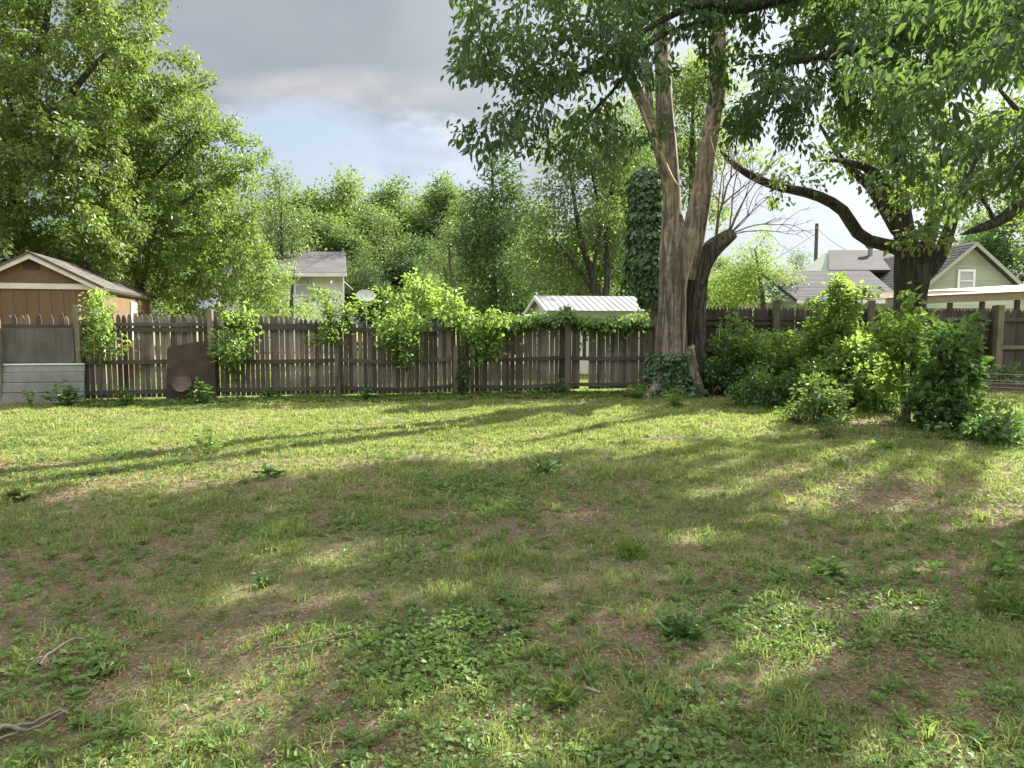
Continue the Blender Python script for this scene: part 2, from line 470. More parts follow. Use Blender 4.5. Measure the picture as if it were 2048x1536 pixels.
def tree_arrays(limbs, attr, D, infl, kill, g, tip=.008, e=2.4, iters=150, trop=(0, 0, .08), amp=.12, seed=0, cap=5000, mink=3):
    pos, par, rad = skeleton(limbs, D)
    n0 = len(pos)
    if attr is not None and len(attr):
        pos, par = colonize(pos, par, rad, attr, D, infl, kill, iters, g, trop, cap)
    par = np.asarray(par); n = len(pos)
    R_ = np.zeros(n); nc = np.zeros(n, int)
    for i in range(n - 1, -1, -1):
        if nc[i] == 0: R_[i] = tip ** e
        if i < n0: R_[i] = max(R_[i], rad[i] ** e)
        if par[i] >= 0:
            nc[par[i]] += 1
            R_[par[i]] += R_[i] if (i >= n0 or par[i] >= n0) else 0
    r = R_ ** (1 / e)
    r[:n0] = np.maximum(rad, np.minimum(r[:n0], rad * 1.15 + .004))
    for i in range(1, n):                            # a child is never thicker than its parent
        if i >= n0 and par[i] >= 0: r[i] = min(r[i], r[par[i]] * .9)
    main = np.full(n, -1)
    for i in range(n):
        p = par[i]
        if p >= 0 and (main[p] < 0 or r[i] > r[main[p]]): main[p] = i
    mb = MB()
    started = np.zeros(n, bool)
    for i in range(n):
        if started[i]: continue
        p = par[i]
        ch = [i]; started[i] = True; j = i
        while main[j] >= 0 and not started[main[j]]:
            j = main[j]; ch.append(j); started[j] = True
        pts = [pos[c] for c in ch]; rr = [r[c] for c in ch]
        if p >= 0:
            pts.insert(0, pos[p]); rr.insert(0, min(r[p], rr[0] * 1.1))
        if len(pts) < 2: continue
        pts.append(pts[-1] + (pts[-1] - pts[-2]) * .3); rr.append(rr[-1] * .3)
        rm = max(rr)
        k = 18 if rm > .2 else 11 if rm > .08 else 6 if rm > .03 else 4 if rm > .015 else mink
        V, F = tube(pts, rr, k, amp if rm > .06 else 0, seed)
        mb.arr(V, F, .5)
    dirs = np.zeros((n, 3)); ok = par >= 0
    dirs[ok] = nrm(pos[ok] - pos[par[ok]])
    return mb, pos, r, dirs, n0


def blob_points(blobs, n, g, shell=.55, clump=0):
    B = np.array(blobs, float); vol = B[:, 3] * B[:, 4] * B[:, 5]
    w = vol ** .85; w /= w.sum()
    m = max(8, int(n / 9)) if clump else n
    k = g.choice(len(B), m, p=w)
    u = nrm(g.normal(size=(m, 3))); rr = g.random(m) ** (shell / 1.2)
    q = B[k, :3] + u * rr[:, None] * B[k, 3:6]
    if not clump: return q
    q = np.repeat(q, 9, 0)
    return q + g.normal(size=q.shape) * clump * np.array([1, 1, .7])


def BL(px, py, Y, rpx, rpy, rd):
    c = P(px, py, Y)
    return (*c, rpx / FPX * Y, rd, rpy / FPX * Y)


def L(*pts):                                          # limb through picture points: (px,py,Y,r)
    return [(*P(a, b, c), d) for a, b, c, d in pts]


def tree(name, label, cat, base, limbs, blobs, natt, D, infl, kill, bark, leaf, n_per, spread, size, width, tpl='quad',
         droop=.3, out=.6, seed=1, tip=.008, rl=2.2, group=None, trop=(0, 0, .08), amp=.12, shell=.55, extra=None, skip_low=0, rnd=.8, crown='crown', trunk='trunk', cap=5000, clump=.0, tilt=.75):
    g = np.random.default_rng(seed)
    t = thing(name, base, label, cat, group)
    attr = blob_points(blobs, natt, g, shell, clump) if blobs else None
    if extra is not None: attr = np.vstack([attr, extra])
    mb, pos, r, dirs, n0 = tree_arrays(limbs, attr, D, infl, kill, g, tip, seed=seed, trop=trop, amp=amp, cap=cap)
    mb.build(trunk, bark, t, smooth=True)
    s = ((r < tip * rl) & (np.arange(len(r)) >= n0) | (r < tip * 7) & (np.arange(len(r)) < n0) & (pos[:, 2] > base[2] + .5 * pos[:, 2].max())) & (pos[:, 2] > skip_low)
    if s.any() and n_per:
        leaves(crown, pos[s], dirs[s], n_per, spread, size, width, leaf, t, tpl, droop, out, seed, rnd, tilt=tilt)
    print(name, 'nodes', len(pos), 'leaves', int(s.sum()) * n_per)
    return t


# ================================================================== THE SETTING
def axis_pts(lo, hi, a, b, st):
    mid = list(np.arange(a, b + 1e-6, st)); out = []
    x, s = a, st
    while x > lo: s *= 1.35; x -= s; out.append(x)
    out = out[::-1] + mid; x, s = b, st
    while x < hi: s *= 1.35; x += s; out.append(x)
    return np.array(out)


def m_cover(x, y):                                    # broad-leaved ground cover
    m = .75 * sstep(.5, .68, fbm(x * 1.25 + 3, y * 1.25 + 8, 11, 5)) * sstep(.42, .6, fbm(x * .4 + 31, y * .4 + 8, 12, 3)) * sstep(10.5, 7.5, y + .25 * x)
    c = G(885, 1300)
    m = np.maximum(m, 1.2 * sstep(.62, .25, np.hypot((x - c[0]) * 1.0, (y - c[1]) * .9) + .35 * (fbm(x * 3, y * 3, 5, 3) - .5)))
    c = G(1700, 1230)
    m = np.maximum(m, .8 * sstep(.9, .3, np.hypot((x - c[0]) * .8, y - c[1]) + .5 * (fbm(x * 2.5, y * 2.5, 6, 3) - .5)))
    return m


def m_dirt(x, y):                                     # bare soil with straw
    m = sstep(.46, .63, fbm(x * 1.7 + 30, y * 1.7 + 4, 21, 5) * .7 + .3 * fbm(x * .5 + 3, y * .5 + 4, 22, 3))
    m = np.clip(m * 1.15, 0, 1) * (1 - .75 * sstep(7, 9.5, y + .2 * x))
    for px, py, rx, ry in ((1750, 850, 1.6, .9), (1400, 790, 1.3, .8), (1650, 880, 1.2, .4), (300, 860, .5, .2), (60, 815, 2.5, .5), (870, 915, .5, .25), (330, 810, 3.5, .35), (1330, 880, .4, .3), (1020, 800, 3, .3)):
        c = G(px, py)
        m = np.maximum(m, .95 * sstep(1.25, .5, np.hypot((x - c[0]) / rx, (y - c[1]) / ry) + .8 * (fbm(x * 2.2, y * 2.2, 9, 3) - .5)))
    return np.clip(m, 0, 1)


def m_straw(x, y):
    return sstep(.46, .62, fbm(x * .7 + 12, y * .7 + 40, 33, 4))


gx = axis_pts(-350, 350, -15, 15, .13); gy = axis_pts(-90, 500, 1, 21, .13)
X, Y = np.meshgrid(gx, gy)
Z = ground_z(X, Y)
nx, ny = len(gx), len(gy)
i = (np.arange(ny - 1)[:, None] * nx + np.arange(nx - 1)[None]).ravel()
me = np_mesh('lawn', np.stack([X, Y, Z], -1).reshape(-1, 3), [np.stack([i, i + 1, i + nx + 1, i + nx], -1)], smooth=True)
for nm, fn in (('lush_sunlit', lambda x, y: sstep(6.5, 9.5, y + .15 * x)), ('dirt', m_dirt), ('straw', m_straw), ('cover', m_cover)):
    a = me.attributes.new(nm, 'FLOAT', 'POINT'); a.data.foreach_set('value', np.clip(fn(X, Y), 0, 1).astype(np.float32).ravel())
m, nt = newmat('lawn_soil')
v = coords(nt)
ad, as_, ac = (N(nt, 'ShaderNodeAttribute', attribute_name=q).outputs['Fac'] for q in ('dirt', 'straw', 'cover'))
n1 = noise(nt, v, 30, 8, .7); n2 = noise(nt, v, 4, 6, .6); n3 = noise(nt, v, 110, 4, .7); n4 = noise(nt, v, 420, 3, .7)
soil = mixc(nt, maprange(nt, n1, .35, .65, 0, 1), (.064, .052, .036), (.2, .168, .115))
soil = mixc(nt, maprange(nt, n3, .56, .66, 0, .8), soil, (.27, .21, .14))
turf = mixc(nt, maprange(nt, n1, .35, .65, 0, 1), (.05, .05, .022), (.17, .165, .07))
strw = mixc(nt, maprange(nt, n3, .4, .6, 0, 1), (.17, .14, .075), (.32, .265, .15))
turf = mixc(nt, maprange(nt, n2, .35, .65, 0, .35), turf, strw)
al = N(nt, 'ShaderNodeAttribute', attribute_name='lush_sunlit').outputs['Fac']
turf = mixc(nt, al, turf, mixc(nt, maprange(nt, n1, .3, .7, 0, 1), (.15, .17, .05), (.24, .26, .09)))  # greener lawn zone, with its sunlit brightness also put into the turf colour
tm = N(nt, 'ShaderNodeMath', operation='MULTIPLY'); nt.links.new(as_, tm.inputs[0]); tm.inputs[1].default_value = .65
c = mixc(nt, tm.outputs[0], turf, strw)
c = mixc(nt, ad, c, soil)
c = mixc(nt, maprange(nt, n4, .45, .6, 0, .7), c, (.06, .048, .032))
c = mixc(nt, maprange(nt, n4, .5, .36, 0, .45), c, (.3, .25, .16))
cm = N(nt, 'ShaderNodeMath', operation='MULTIPLY'); nt.links.new(ac, cm.inputs[0]); cm.inputs[1].default_value = .6
c = mixc(nt, cm.outputs[0], c, (.035, .042, .02))
b = N(nt, 'ShaderNodeBsdfPrincipled'); b.inputs['Roughness'].default_value = .95; b.inputs['Specular IOR Level'].default_value = .15
nt.links.new(c, b.inputs['Base Color'])
bp = N(nt, 'ShaderNodeBump'); bp.inputs['Strength'].default_value = .8; bp.inputs['Distance'].default_value = .025
nt.links.new(n1, bp.inputs['Height']); nt.links.new(bp.outputs[0], b.inputs['Normal'])
nt.links.new(b.outputs[0], N(nt, 'ShaderNodeOutputMaterial').inputs[0])
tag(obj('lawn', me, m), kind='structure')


# ------------------------------------------------------------------ grass and ground cover (nobody could count them)
def scatter(k, y0, y1, g, p=1.0, margin=.8):
    """points over the visible ground, density falling as 1/y**p"""
    yy = np.linspace(y0, y1, 400); w = (yy * 1.45 + 2 * margin) / yy ** p; cdf = np.cumsum(w); cdf /= cdf[-1]
    y = np.interp(g.random(k), cdf, yy); hw = y * .725 + margin
    return (g.random(k) * 2 - 1) * hw, y


def fence_y(x):                                        # the back fence's line, for keeping the lawn grass in front of it
    return np.interp(x, [-9, -6.2, 1.3, 4.3], [14.7, 15.35, 16.9, 17.5])


g = np.random.default_rng(41)
MBV, MBF3, var = [], [], []
# blades
n = 750000
x, y = scatter(n, 2.2, 24, g, 1.15)
tx, ty = scatter(420, 2.2, 12, g, 1.4)                  # denser tufts of longer blades
tk = np.repeat(np.arange(420), 24); tr = .05 * np.abs(g.normal(size=len(tk)))
ta = g.random(len(tk)) * 6.28
x = np.concatenate([x, tx[tk] + tr * np.cos(ta)]); y = np.concatenate([y, ty[tk] + tr * np.sin(ta)]); istuft = np.arange(len(x)) >= n; n = len(x)
dirt, cov, strw_ = m_dirt(x, y), m_cover(x, y), m_straw(x, y)
sunny = sstep(6.5, 9.5, y + .15 * x)  # sunlit zone: blades grow denser and are also coloured paler for the sun
clump = fbm(x * 3.2, y * 3.2, 51, 3)
tuft = sstep(.62, .78, fbm(x * 1.7 + 7, y * 1.7, 61, 3))
tall = sstep(.60, .72, fbm(x * .5 + 17, y * .5 + 3, 71, 3))
keep = g.random(n) < np.clip((.2 + .7 * sstep(.4, .6, clump) + tuft) * (1 - .93 * dirt) * (1 - .45 * np.clip(cov, 0, 1)) * (.5 + .55 * sunny), 0, 1)
keep |= istuft
x, y, strw_, sunny, clump, tuft, tall, istuft = (q[keep] for q in (x, y, strw_, sunny, clump, tuft, tall, istuft)); n = len(x)
h = (.026 + .034 * g.random(n)) * (1 + 1.1 * tuft * g.random(n) + .4 * tall) * (1 + .012 * y) * (1 + .8 * istuft)
w = (.0026 + .0018 * g.random(n)) * np.clip(y / 4.5, .9, 3.2)
az = g.random(n) * 2 * math.pi; lean = .25 + .75 * g.random(n)
d = np.stack([np.cos(az), np.sin(az), np.zeros(n)], -1); sd = np.stack([-np.sin(az), np.cos(az), np.zeros(n)], -1)
fa = g.random(n) * 2 * math.pi; sd = np.stack([np.cos(fa), np.sin(fa), np.zeros(n)], -1)
b0 = np.stack([x, y, ground_z(x, y) - .004], -1)
up = np.array([0, 0, 1.0])
m1 = b0 + d * (h * lean * .3)[:, None] + up * (h * .62)[:, None]
tp = b0 + d * (h * lean)[:, None] + up * (h * (1.05 - .45 * lean))[:, None]
V = np.stack([b0 - sd * w[:, None], b0 + sd * w[:, None], m1 + sd * w[:, None] * .75, m1 - sd * w[:, None] * .75, tp], 1).reshape(-1, 3)
o5 = np.arange(n)[:, None] * 5
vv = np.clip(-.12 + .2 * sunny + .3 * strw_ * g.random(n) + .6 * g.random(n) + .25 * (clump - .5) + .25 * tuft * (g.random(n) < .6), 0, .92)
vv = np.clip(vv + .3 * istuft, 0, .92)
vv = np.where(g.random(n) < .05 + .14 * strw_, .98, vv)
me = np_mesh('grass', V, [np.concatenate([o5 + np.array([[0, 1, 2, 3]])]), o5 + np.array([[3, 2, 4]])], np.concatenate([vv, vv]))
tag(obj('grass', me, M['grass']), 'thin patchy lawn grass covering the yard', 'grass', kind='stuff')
print('blades', n)
# ground-cover leaves
n = 330000
x, y = scatter(n, 2.2, 15, g, 1.5)
cov = m_cover(x, y); dirt = m_dirt(x, y)
keep = g.random(n) < np.clip(cov * .4 + .05 + .3 * sstep(.6, .72, fbm(x * 2.6 + 3, y * 2.6, 81, 3)) * (1 - sstep(7, 11, y)), 0, 1) * (1 - .7 * dirt)
x, y, cov = x[keep], y[keep], cov[keep]; n = len(x)
pos = np.stack([x, y, ground_z(x, y) + .008 + .035 * g.random(n) * (.4 + np.clip(cov, 0, 1))], -1)
az = g.random(n) * 2 * math.pi
V, F, per = leaf_arrays(pos, np.stack([np.cos(az), np.sin(az), .25 * g.normal(size=n)], -1), nrm(np.array([0, 0, 1.0]) + .35 * g.normal(size=(n, 3))),
                        (.011 + .016 * g.random(n)) * (1 + .4 * np.clip(cov, 0, 1)) * np.clip(y / 5, .9, 1.8), .95, 'round')
k = 7500
rx, ry = scatter(k, 2.2, 11, g, 1.5)
pk = g.random(k) < .25 + .75 * sstep(.45, .62, fbm(rx * .9 + 60, ry * .9, 131, 3)); rx, ry = rx[pk], ry[pk]
fx_ = g.random(1300) * 12.6 - 8.6; rx = np.concatenate([rx, fx_]); ry = np.concatenate([ry, fence_y(fx_) - .25 - 1.0 * g.random(1300) ** 2]); fk = np.arange(len(rx)) >= len(rx) - 1300; k = len(rx)
nl = 9
ra = np.repeat(g.random(k) * 6.28, nl) + np.tile(np.arange(nl) * 2.4, k); el = .2 + .9 * g.random(k * nl); rs = np.repeat((.5 + .65 * g.random(k)) * (1 + 1.5 * fk), nl)
rp = np.stack([np.repeat(rx, nl) + np.cos(ra) * .008, np.repeat(ry, nl) + np.sin(ra) * .008, ground_z(np.repeat(rx, nl), np.repeat(ry, nl)) + .01 + .02 * g.random(k * nl)], -1)
V2, F2, _ = leaf_arrays(rp, np.stack([np.cos(ra), np.sin(ra), el], -1), nrm(np.array([0, 0, 1.0]) + .3 * g.normal(size=(k * nl, 3))), (.02 + .026 * g.random(k * nl)) * rs, .5, 'leaf6')
V, F = np.vstack([V, V2]), np.vstack([F, F2 + len(V)])
n += k * nl; x = np.concatenate([x, rp[:, 0]]); y = np.concatenate([y, rp[:, 1]])
tag(obj('ground_cover', np_mesh('ground_cover', V, [F], np.repeat(np.clip(g.random(n) * .6 + .35 * fbm(x * 2, y * 2, 91, 2), 0, .92), per)), M['cover']),
    'low round leaved ground cover growing in patches through the lawn', 'ground cover', kind='stuff')
print('cover', n)
# dry straw and leaf litter
for nm, lab, cat, n, ln, wd, mt, tplw in (('dry_straw', 'dry tan straw lying scattered over the thin lawn', 'straw', 190000, .042, .0022, 'straw', 0),
                                          ('leaf_litter', 'small brown fallen leaves and chips on bare soil', 'leaf litter', 90000, .013, .5, 'litter', 1)):
    x, y = scatter(n, 2.2, 19, g, 1.5)
    keep = g.random(n) < np.clip(.2 + .8 * m_dirt(x, y) + .3 * m_straw(x, y), 0, 1) * (1 - .7 * sstep(6, 9, y))
    x, y = x[keep], y[keep]; n = len(x)
    az = g.random(n) * 2 * math.pi
    pos = np.stack([x, y, ground_z(x, y) + .006 + .012 * g.random(n)], -1)
    ax = np.stack([np.cos(az), np.sin(az), .12 * g.normal(size=n)], -1)
    sz = ln * (.5 + g.random(n)) * np.clip(y / 5, .9, 2)
    if tplw:
        V, F, per = leaf_arrays(pos, ax, nrm(up + .4 * g.normal(size=(n, 3))), sz, wd + .2, 'leaf6')
    else:
        V, F, per = leaf_arrays(pos, ax, np.tile(up, (n, 1)), sz, .032, 'quad')
    tag(obj(nm, np_mesh(nm, V, [F], np.repeat(g.random(n), per)), M[mt]), lab, cat, kind='stuff')


# ================================================================== FENCES
def frame_ax(a, b):
    t = nrm(np.array([b[0] - a[0], b[1] - a[1], 0.0])); nmr = np.array([t[1], -t[0], 0.0])     # faces the camera side
    if nmr[1] > 0: nmr = -nmr
    return t, nmr


def picket_panel(a, b, tops, pitch, wd, g, z0=.04, jit=.012, skip=(), shape='round', thick=.018):
    t, nm_ = frame_ax(a, b); Ln = np.linalg.norm((b - a)[:2]); mb = MB()
    n = int(Ln / pitch)
    for k in range(n):
        s = (k + .5) * Ln / n + g.normal() * .004
        if any(lo < s / Ln < hi for lo, hi in skip): continue
        top = tops(s / Ln) + g.normal() * jit; w = wd * (1 + g.normal() * .03) / 2; ln = g.normal() * .006
        if shape == 'round':
            prof = [(-w, z0), (w, z0), (w, top - .12), (w * .86, top - .07), (w * .5, top - .02), (0, top), (-w * .5, top - .02), (-w * .86, top - .07), (-w, top - .12)]
        elif shape == 'point':
            prof = [(-w, z0), (w, z0), (w, top - .09), (w * .15, top), (-w * .15, top), (-w, top - .09)]
        else:
            prof = [(-w, z0), (w, z0), (w, top), (-w, top)]
        off = g.normal() * .003
        pts = [a + t * (s + px_ + ln * z) + np.array([0, 0, z]) + nm_ * off for px_, z in prof]
        mb.prism(pts, -nm_ * thick, g.random())
    return mb


def rail(a, b, z, g, sag=0, h=.088, d=.038, off=.022):
    t, nm_ = frame_ax(a, b); n = 9; mb = MB(); V = []
    for k in range(n):
        s = k / (n - 1); p = a + (b - a) * s + nm_ * off; zz = z - sag * 4 * s * (1 - s) + g.normal() * .003
        for dz, dn in ((-h / 2, 0), (-h / 2, d), (h / 2, d), (h / 2, 0)):
            V.append(p + nm_ * dn + np.array([0, 0, zz + dz]))
    F = [(k * 4 + j, k * 4 + (j + 1) % 4, k * 4 + 4 + (j + 1) % 4, k * 4 + 4 + j) for k in range(n - 1) for j in range(4)] + [(0, 1, 2, 3), tuple(4 * (n - 1) + j for j in (3, 2, 1, 0))]
    return mb.add(V, F, g.random())


def post(p, top, g, a=.095, lean=0, off=None):
    mb = MB(); c = np.array(p, float); c[2] = (top - .2) / 2
    ax = np.array([[1, 0, 0], [0, 1, 0], nrm(np.array([lean, 0, 1]))])
    return mb.box(c, (a, a, top + .2), ax, g.random(), .008)


g = np.random.default_rng(5)
# back fence, seen from its rail side
fa = [PX(163, 14.75), PX(426, 15.35), PX(676, 15.9), PX(912, 16.4), PX(1135, 16.9), PX(1312, 17.3), PX(1395, 17.5)]
fr = thing('wooden_fence', fa[3], 'long weathered picket fence sagging across the back of the lawn behind the vines', 'fence')
tops = [lambda s: 1.80, lambda s: 1.79 - .12 * sstep(.5, .9, s), lambda s: 1.68 - .09 * math.sin(math.pi * s), lambda s: 1.66 - .08 * math.sin(math.pi * s), lambda s: 1.68 - .05 * math.sin(math.pi * s), lambda s: 1.68 - .03 * math.sin(math.pi * s), ]
for k in range(6):
    a, b = fa[k], fa[k + 1]
    nmv = frame_ax(a, b)[1]
    skip = ((.165, .215),) if k == 4 else ()
    picket_panel(a, b, tops[k], (.1 if k < 2 else .102), (.091 if k < 2 else .095), g, .05 + .03 * g.random(), .012, skip).build('picket_panel', M['picket'], fr)
    sag = (.0, .01, .07, .05, .02, .0)[k]
    for z in (1.5, .82, .2):
        rail(a, b, z + g.normal() * .012, g, sag).build('rail', M['rail'], fr)
    if k < 2:
        rail(a, b, 1.585, g, sag, .07, .03, .022).build('rail', M['rail'], fr)
    if k == 4:                                          # the short grey stub left above the missing picket
        t, nmq = frame_ax(a, b); q = a + (b - a) * .19
        MB().box(q + np.array([0, 0, 1.2]) - nmq * .01, (.085, .018, .8), [t, nmq, (0, 0, 1)], .9).build('picket', M['board_grey'], fr)
for k, (q, top) in enumerate(zip(fa, (1.98, 1.9, 1.42, 1.1, 2.0, 1.75, 1.75))):
    post(q + np.array([0, -.12, 0]), top, g, .105 if k != 4 else .13, g.normal() * .012).build('post', M['post'], fr)
# left fence with the plywood sheet
lf = [PX(-240, 14.2), PX(163, 14.75)]
a, b = lf
l2 = thing('picket_fence', b, 'gap toothed grey picket fence with a weathered plywood board nailed across it', 'fence')
t, nmv = frame_ax(a, b)
picket_panel(a, b, lambda s: 1.79, .105, .09, g, .1, .02, ((.05, .1), (.36, .39), (.75, .775), (.8, .825), (.865, .885), (.93, .95), (.6, .62))).build('picket_panel', M['picket'], l2)
rail(a, b, 1.545, g, 0, .09).build('rail', M['rail'], l2)
MB().box((a + b) / 2 + nmv * .07 + np.array([0, 0, 1.15]) - t * .05, (np.linalg.norm(b - a) - .16, .018, .72), [t, nmv, (0, 0, 1)], .5, .004).build('plywood_board', M['board_grey'], l2)
rail(a, b, .3, g).build('rail', M['rail'], l2)
q = PX(2, 14.45); post(q + nmv * .14, 1.62, g, .09).build('post', M['post'], l2)
# ribbed metal siding leaning against it
a3, b3 = PX(-240, 14.05), PX(166, 14.6)
t, nmv = frame_ax(a3, b3)
prof = []
zz = [0.0, .015, .05, .22, .235, .25, .42, .435, .45, .62, .635, .65, .78]
do = [.12, .105, .1, .09, .065, .085, .07, .045, .06, .05, .02, .03, .0]
mb = MB(); V = []
for s in (0, 1):
    for z, dd in zip(zz, do):
        for th in (0, .006):
            V.append((a3 if s == 0 else b3) + nmv * (dd + th) + np.array([0, 0, z]))
k = len(zz); F = []
for q in range(k - 1):
    for th in (0, 1):
        F.append((2 * q + th, 2 * q + 2 + th, 2 * k + 2 * q + 2 + th, 2 * k + 2 * q + th))
for s in (0, 1):
    for q in range(k - 1): F.append((s * 2 * k + 2 * q, s * 2 * k + 2 * q + 1, s * 2 * k + 2 * q + 3, s * 2 * k + 2 * q + 2))
F.append((2 * k - 2, 2 * k - 1, 4 * k - 1, 4 * k - 2))
mb.add(V, F)
sd_ = thing('metal_siding', (a3 + b3) / 2, 'pale grey ribbed metal siding sheet standing along the foot of the gap toothed fence', 'metal sheet')
mb.build('sheet', M['siding_metal'], sd_)
MB().box((a3 + b3) / 2 + np.array([0, 0, .795]) + nmv * .0, (np.linalg.norm(b3 - a3), .05, .03), [t, nmv, (0, 0, 1)], .8, .006).build('top_edge', M['white'], sd_)
# taller fence right of the dead tree
rf = [PX(1395, 17.9), PX(1548, 18.5), PX(1737, 19.2), PX(1985, 20.0)]
r_ = thing('tall_fence', rf[1], 'dark close boarded fence with pointed pickets behind the shrubs and green house', 'fence')
for k in range(3):
    a, b = rf[k], rf[k + 1]
    picket_panel(a, b, lambda s: 2.02, .1, .096, g, .03, .008, (), 'point').build('picket_panel', M['picket_r'], r_)
    for z in (1.75, 1.62, .95, .25):
        rail(a, b, z, g, .01).build('rail', M['rail'], r_)
for q, top in zip(rf, (2.0, 2.2, 2.22, 2.1)):
    post(q + np.array([0, -.12, 0]), top, g, .15).build('post', M['post'], r_)
# right-hand gate fence
r3 = [PX(1990, 19.3), PX(2330, 19.3)]
q3 = thing('board_fence', r3[0], 'dark board fence with tan post and pale rail at the right edge', 'fence')
picket_panel(r3[0], r3[1], lambda s: 1.98, .14, .138, g, .08, .006, (), 'round').build('board_panel', M['picket_r'], q3)
for z, mt in ((1.72, 'rail'), (.98, 'post'), (.3, 'rail')):
    rail(r3[0], r3[1], z, g, 0, .1, .04, .03).build('rail', M[mt], q3)
post(r3[0] + np.array([0, -.16, 0]), 2.1, g, .17).build('post', M['post'], q3)
# weather-worn brown board and rusty disc
c = PX(378, 15.1); t, nmv = frame_ax(fa[0], fa[1]); lean = nrm(np.array([0, .12, 1.0]))
w2 = 45 / FPX * 15.1
prof = [(-w2, .03), (w2, .03), (w2, 1.25), (w2 * .2, 1.24), (-w2 * .55, 1.17), (-w2 * .9, 1.15), (-w2, 1.08)]
mb = MB(); mb.prism([c + t * u + lean * z + nmv * .14 for u, z in prof], -nmv * .02)
tag(mb.build('brown_board', M['brown_board'], None, c), 'dark brown flat board leaning on the picket fence beside a post', 'board')
c = P(364, 766, 14.8); fp = thing('fire_bowl', (c[0], c[1], 0), 'round rusty metal bowl tipped on its side against the brown board', 'fire bowl')
nb = nrm(np.array([.05, -1, .42])); ub = nrm(np.cross(nb, (0, 0, 1))); vb = np.cross(ub, nb)
mb = MB(); prof = [(0.0, -.02), (.1, -.018), (.16, -.01), (.185, .0), (.195, .012), (.192, .02), (.18, .0), (.15, -.03), (.08, -.055), (0, -.06)]
ang = np.arange(28) * 2 * math.pi / 28
V = np.array([c + nb * z + (ub * np.cos(a) + vb * np.sin(a)) * max(r, .002) for r, z in prof for a in ang])
i = np.arange(len(prof) - 1)[:, None] * 28; j = np.arange(28)[None]
mb.arr(V, np.stack([i + j, i + (j + 1) % 28, i + 28 + (j + 1) % 28, i + 28 + j], -1).reshape(-1, 4), .5)
mb.build('bowl', M['rust'], fp, smooth=True)
for s in (-1, 1):
    MB().tube([c + ub * .1 * s - nb * .05 - vb * .08, np.array([c[0] + .16 * s, c[1] + .05, -.02])], .012, 6).build('leg', M['rust'], fp)
MB().tube([c - nb * .05 - vb * .05, np.array([c[0] + .0, c[1] - .03, -.02])], .014, 6).build('leg', M['rust'], fp)
# low timber edging on the right beyond the wire fence
a, b = P(1965, 777, 17.6), P(2140, 790, 16.6); t, nmv = frame_ax(a, b)
mb = MB(); mb.box(((a + b) / 2) * (1, 1, 0) + np.array([0, 0, .09]), (np.linalg.norm((b - a)[:2]), .16, .2), [t, nmv, (0, 0, 1)], .5, .02)
tag(mb.build('timber_edging', M['beam'], None, ((a + b) / 2) * (1, 1, 0)), 'dark low timber sleeper lying in grass beyond the wire fence', 'timber')

# wire fence along the shrubs
wa, wb, wc = G(1500, 770), G(1895, 852), G(2200, 872)
wf = thing('wire_fence', wb, 'low rusty welded wire fence running past the shrubs to the right edge', 'fence')
mb = MB(); poly = [wa, wb, wc]
for s in range(2):
    a, b = poly[s], poly[s + 1]; n = int(np.linalg.norm(b - a) / .05)
    for k in range(n + 1):
        q = a + (b - a) * k / n; mb.tube([q, q + np.array([0, 0, .92])], .003, 3)
    for z in np.arange(.05, .93, .1):
        mb.tube([a + np.array([0, 0, z]), (a + b) / 2 + np.array([0, 0, z - .01]), b + np.array([0, 0, z])], .003, 3)
mb.build('wire_mesh', M['wire'], wf)
for q in (wa, wa + (wb - wa) * .33, wa + (wb - wa) * .66, wb, wc):
    MB().box(q + np.array([0, 0, .5]), (.035, .03, 1.25), None, .5, .004).build('metal_post', M['steel'], wf)


# ================================================================== BUILDINGS
def quad_slab(mb, a, b, c, d, th, var=.5):
    a, b, c, d = (np.asarray(q, float) for q in (a, b, c, d)); nn = nrm(np.cross(b - a, d - a))
    if nn[2] < 0: nn = -nn
    return mb.prism([a, b, c, d], -nn * th, var)


def roof_courses(eL, eR, rR, rL, th, rowh, g, mb=None):
    """a shingled slope: slightly stepped courses from the eave to the ridge"""
    mb = mb or MB(); eL, eR, rR, rL = (np.asarray(q, float) for q in (eL, eR, rR, rL))
    nn = nrm(np.cross(eR - eL, rL - eL)); nn = nn if nn[2] > 0 else -nn
    n = max(2, int(np.linalg.norm(rL - eL) / rowh))
    for k in range(n):
        s0, s1 = k / n, (k + 1.25) / n if k < n - 1 else 1
        a, b = eL + (rL - eL) * s0, eR + (rR - eR) * s0; c_, d_ = eR + (rR - eR) * s1, eL + (rL - eL) * s1
        m_ = max(1, int(np.linalg.norm(b - a) / (rowh * 3.2)))
        for q in range(m_):
            u0, u1 = q / m_, (q + 1) / m_
            p = [a + (b - a) * u0 + nn * .012, a + (b - a) * u1 + nn * .012, d_ + (c_ - d_) * u1, d_ + (c_ - d_) * u0]
            mb.add(p, [(0, 1, 2, 3)], g.random())
    return quad_slab(mb, eL - nn * .004, eR - nn * .004, rR - nn * .004, rL - nn * .004, th, .5)


g = np.random.default_rng(8)
UP = np.array([0, 0, 1.0])
# --- brown shed
c0 = np.array([-10.72, 19.0, 0]); tf = np.array([-.957, -.291, 0]); ts = np.array([-.291, .957, 0]); W, LEN, EZ, AZ = 3.06, 7.1, 2.6, 3.39
nf, ns = -ts, -tf
sh = thing('garden_shed', c0, 'brown wooden shed with cream trim and shingled gable roof beyond the left fence', 'shed')
mb = MB(); fp_ = [c0, c0 + tf * W, c0 + tf * W + UP * EZ, c0 + tf * W / 2 + UP * AZ, c0 + UP * EZ]
mb.prism(fp_, ts * LEN)
wall = mb.build('wall', M['shed'], sh)
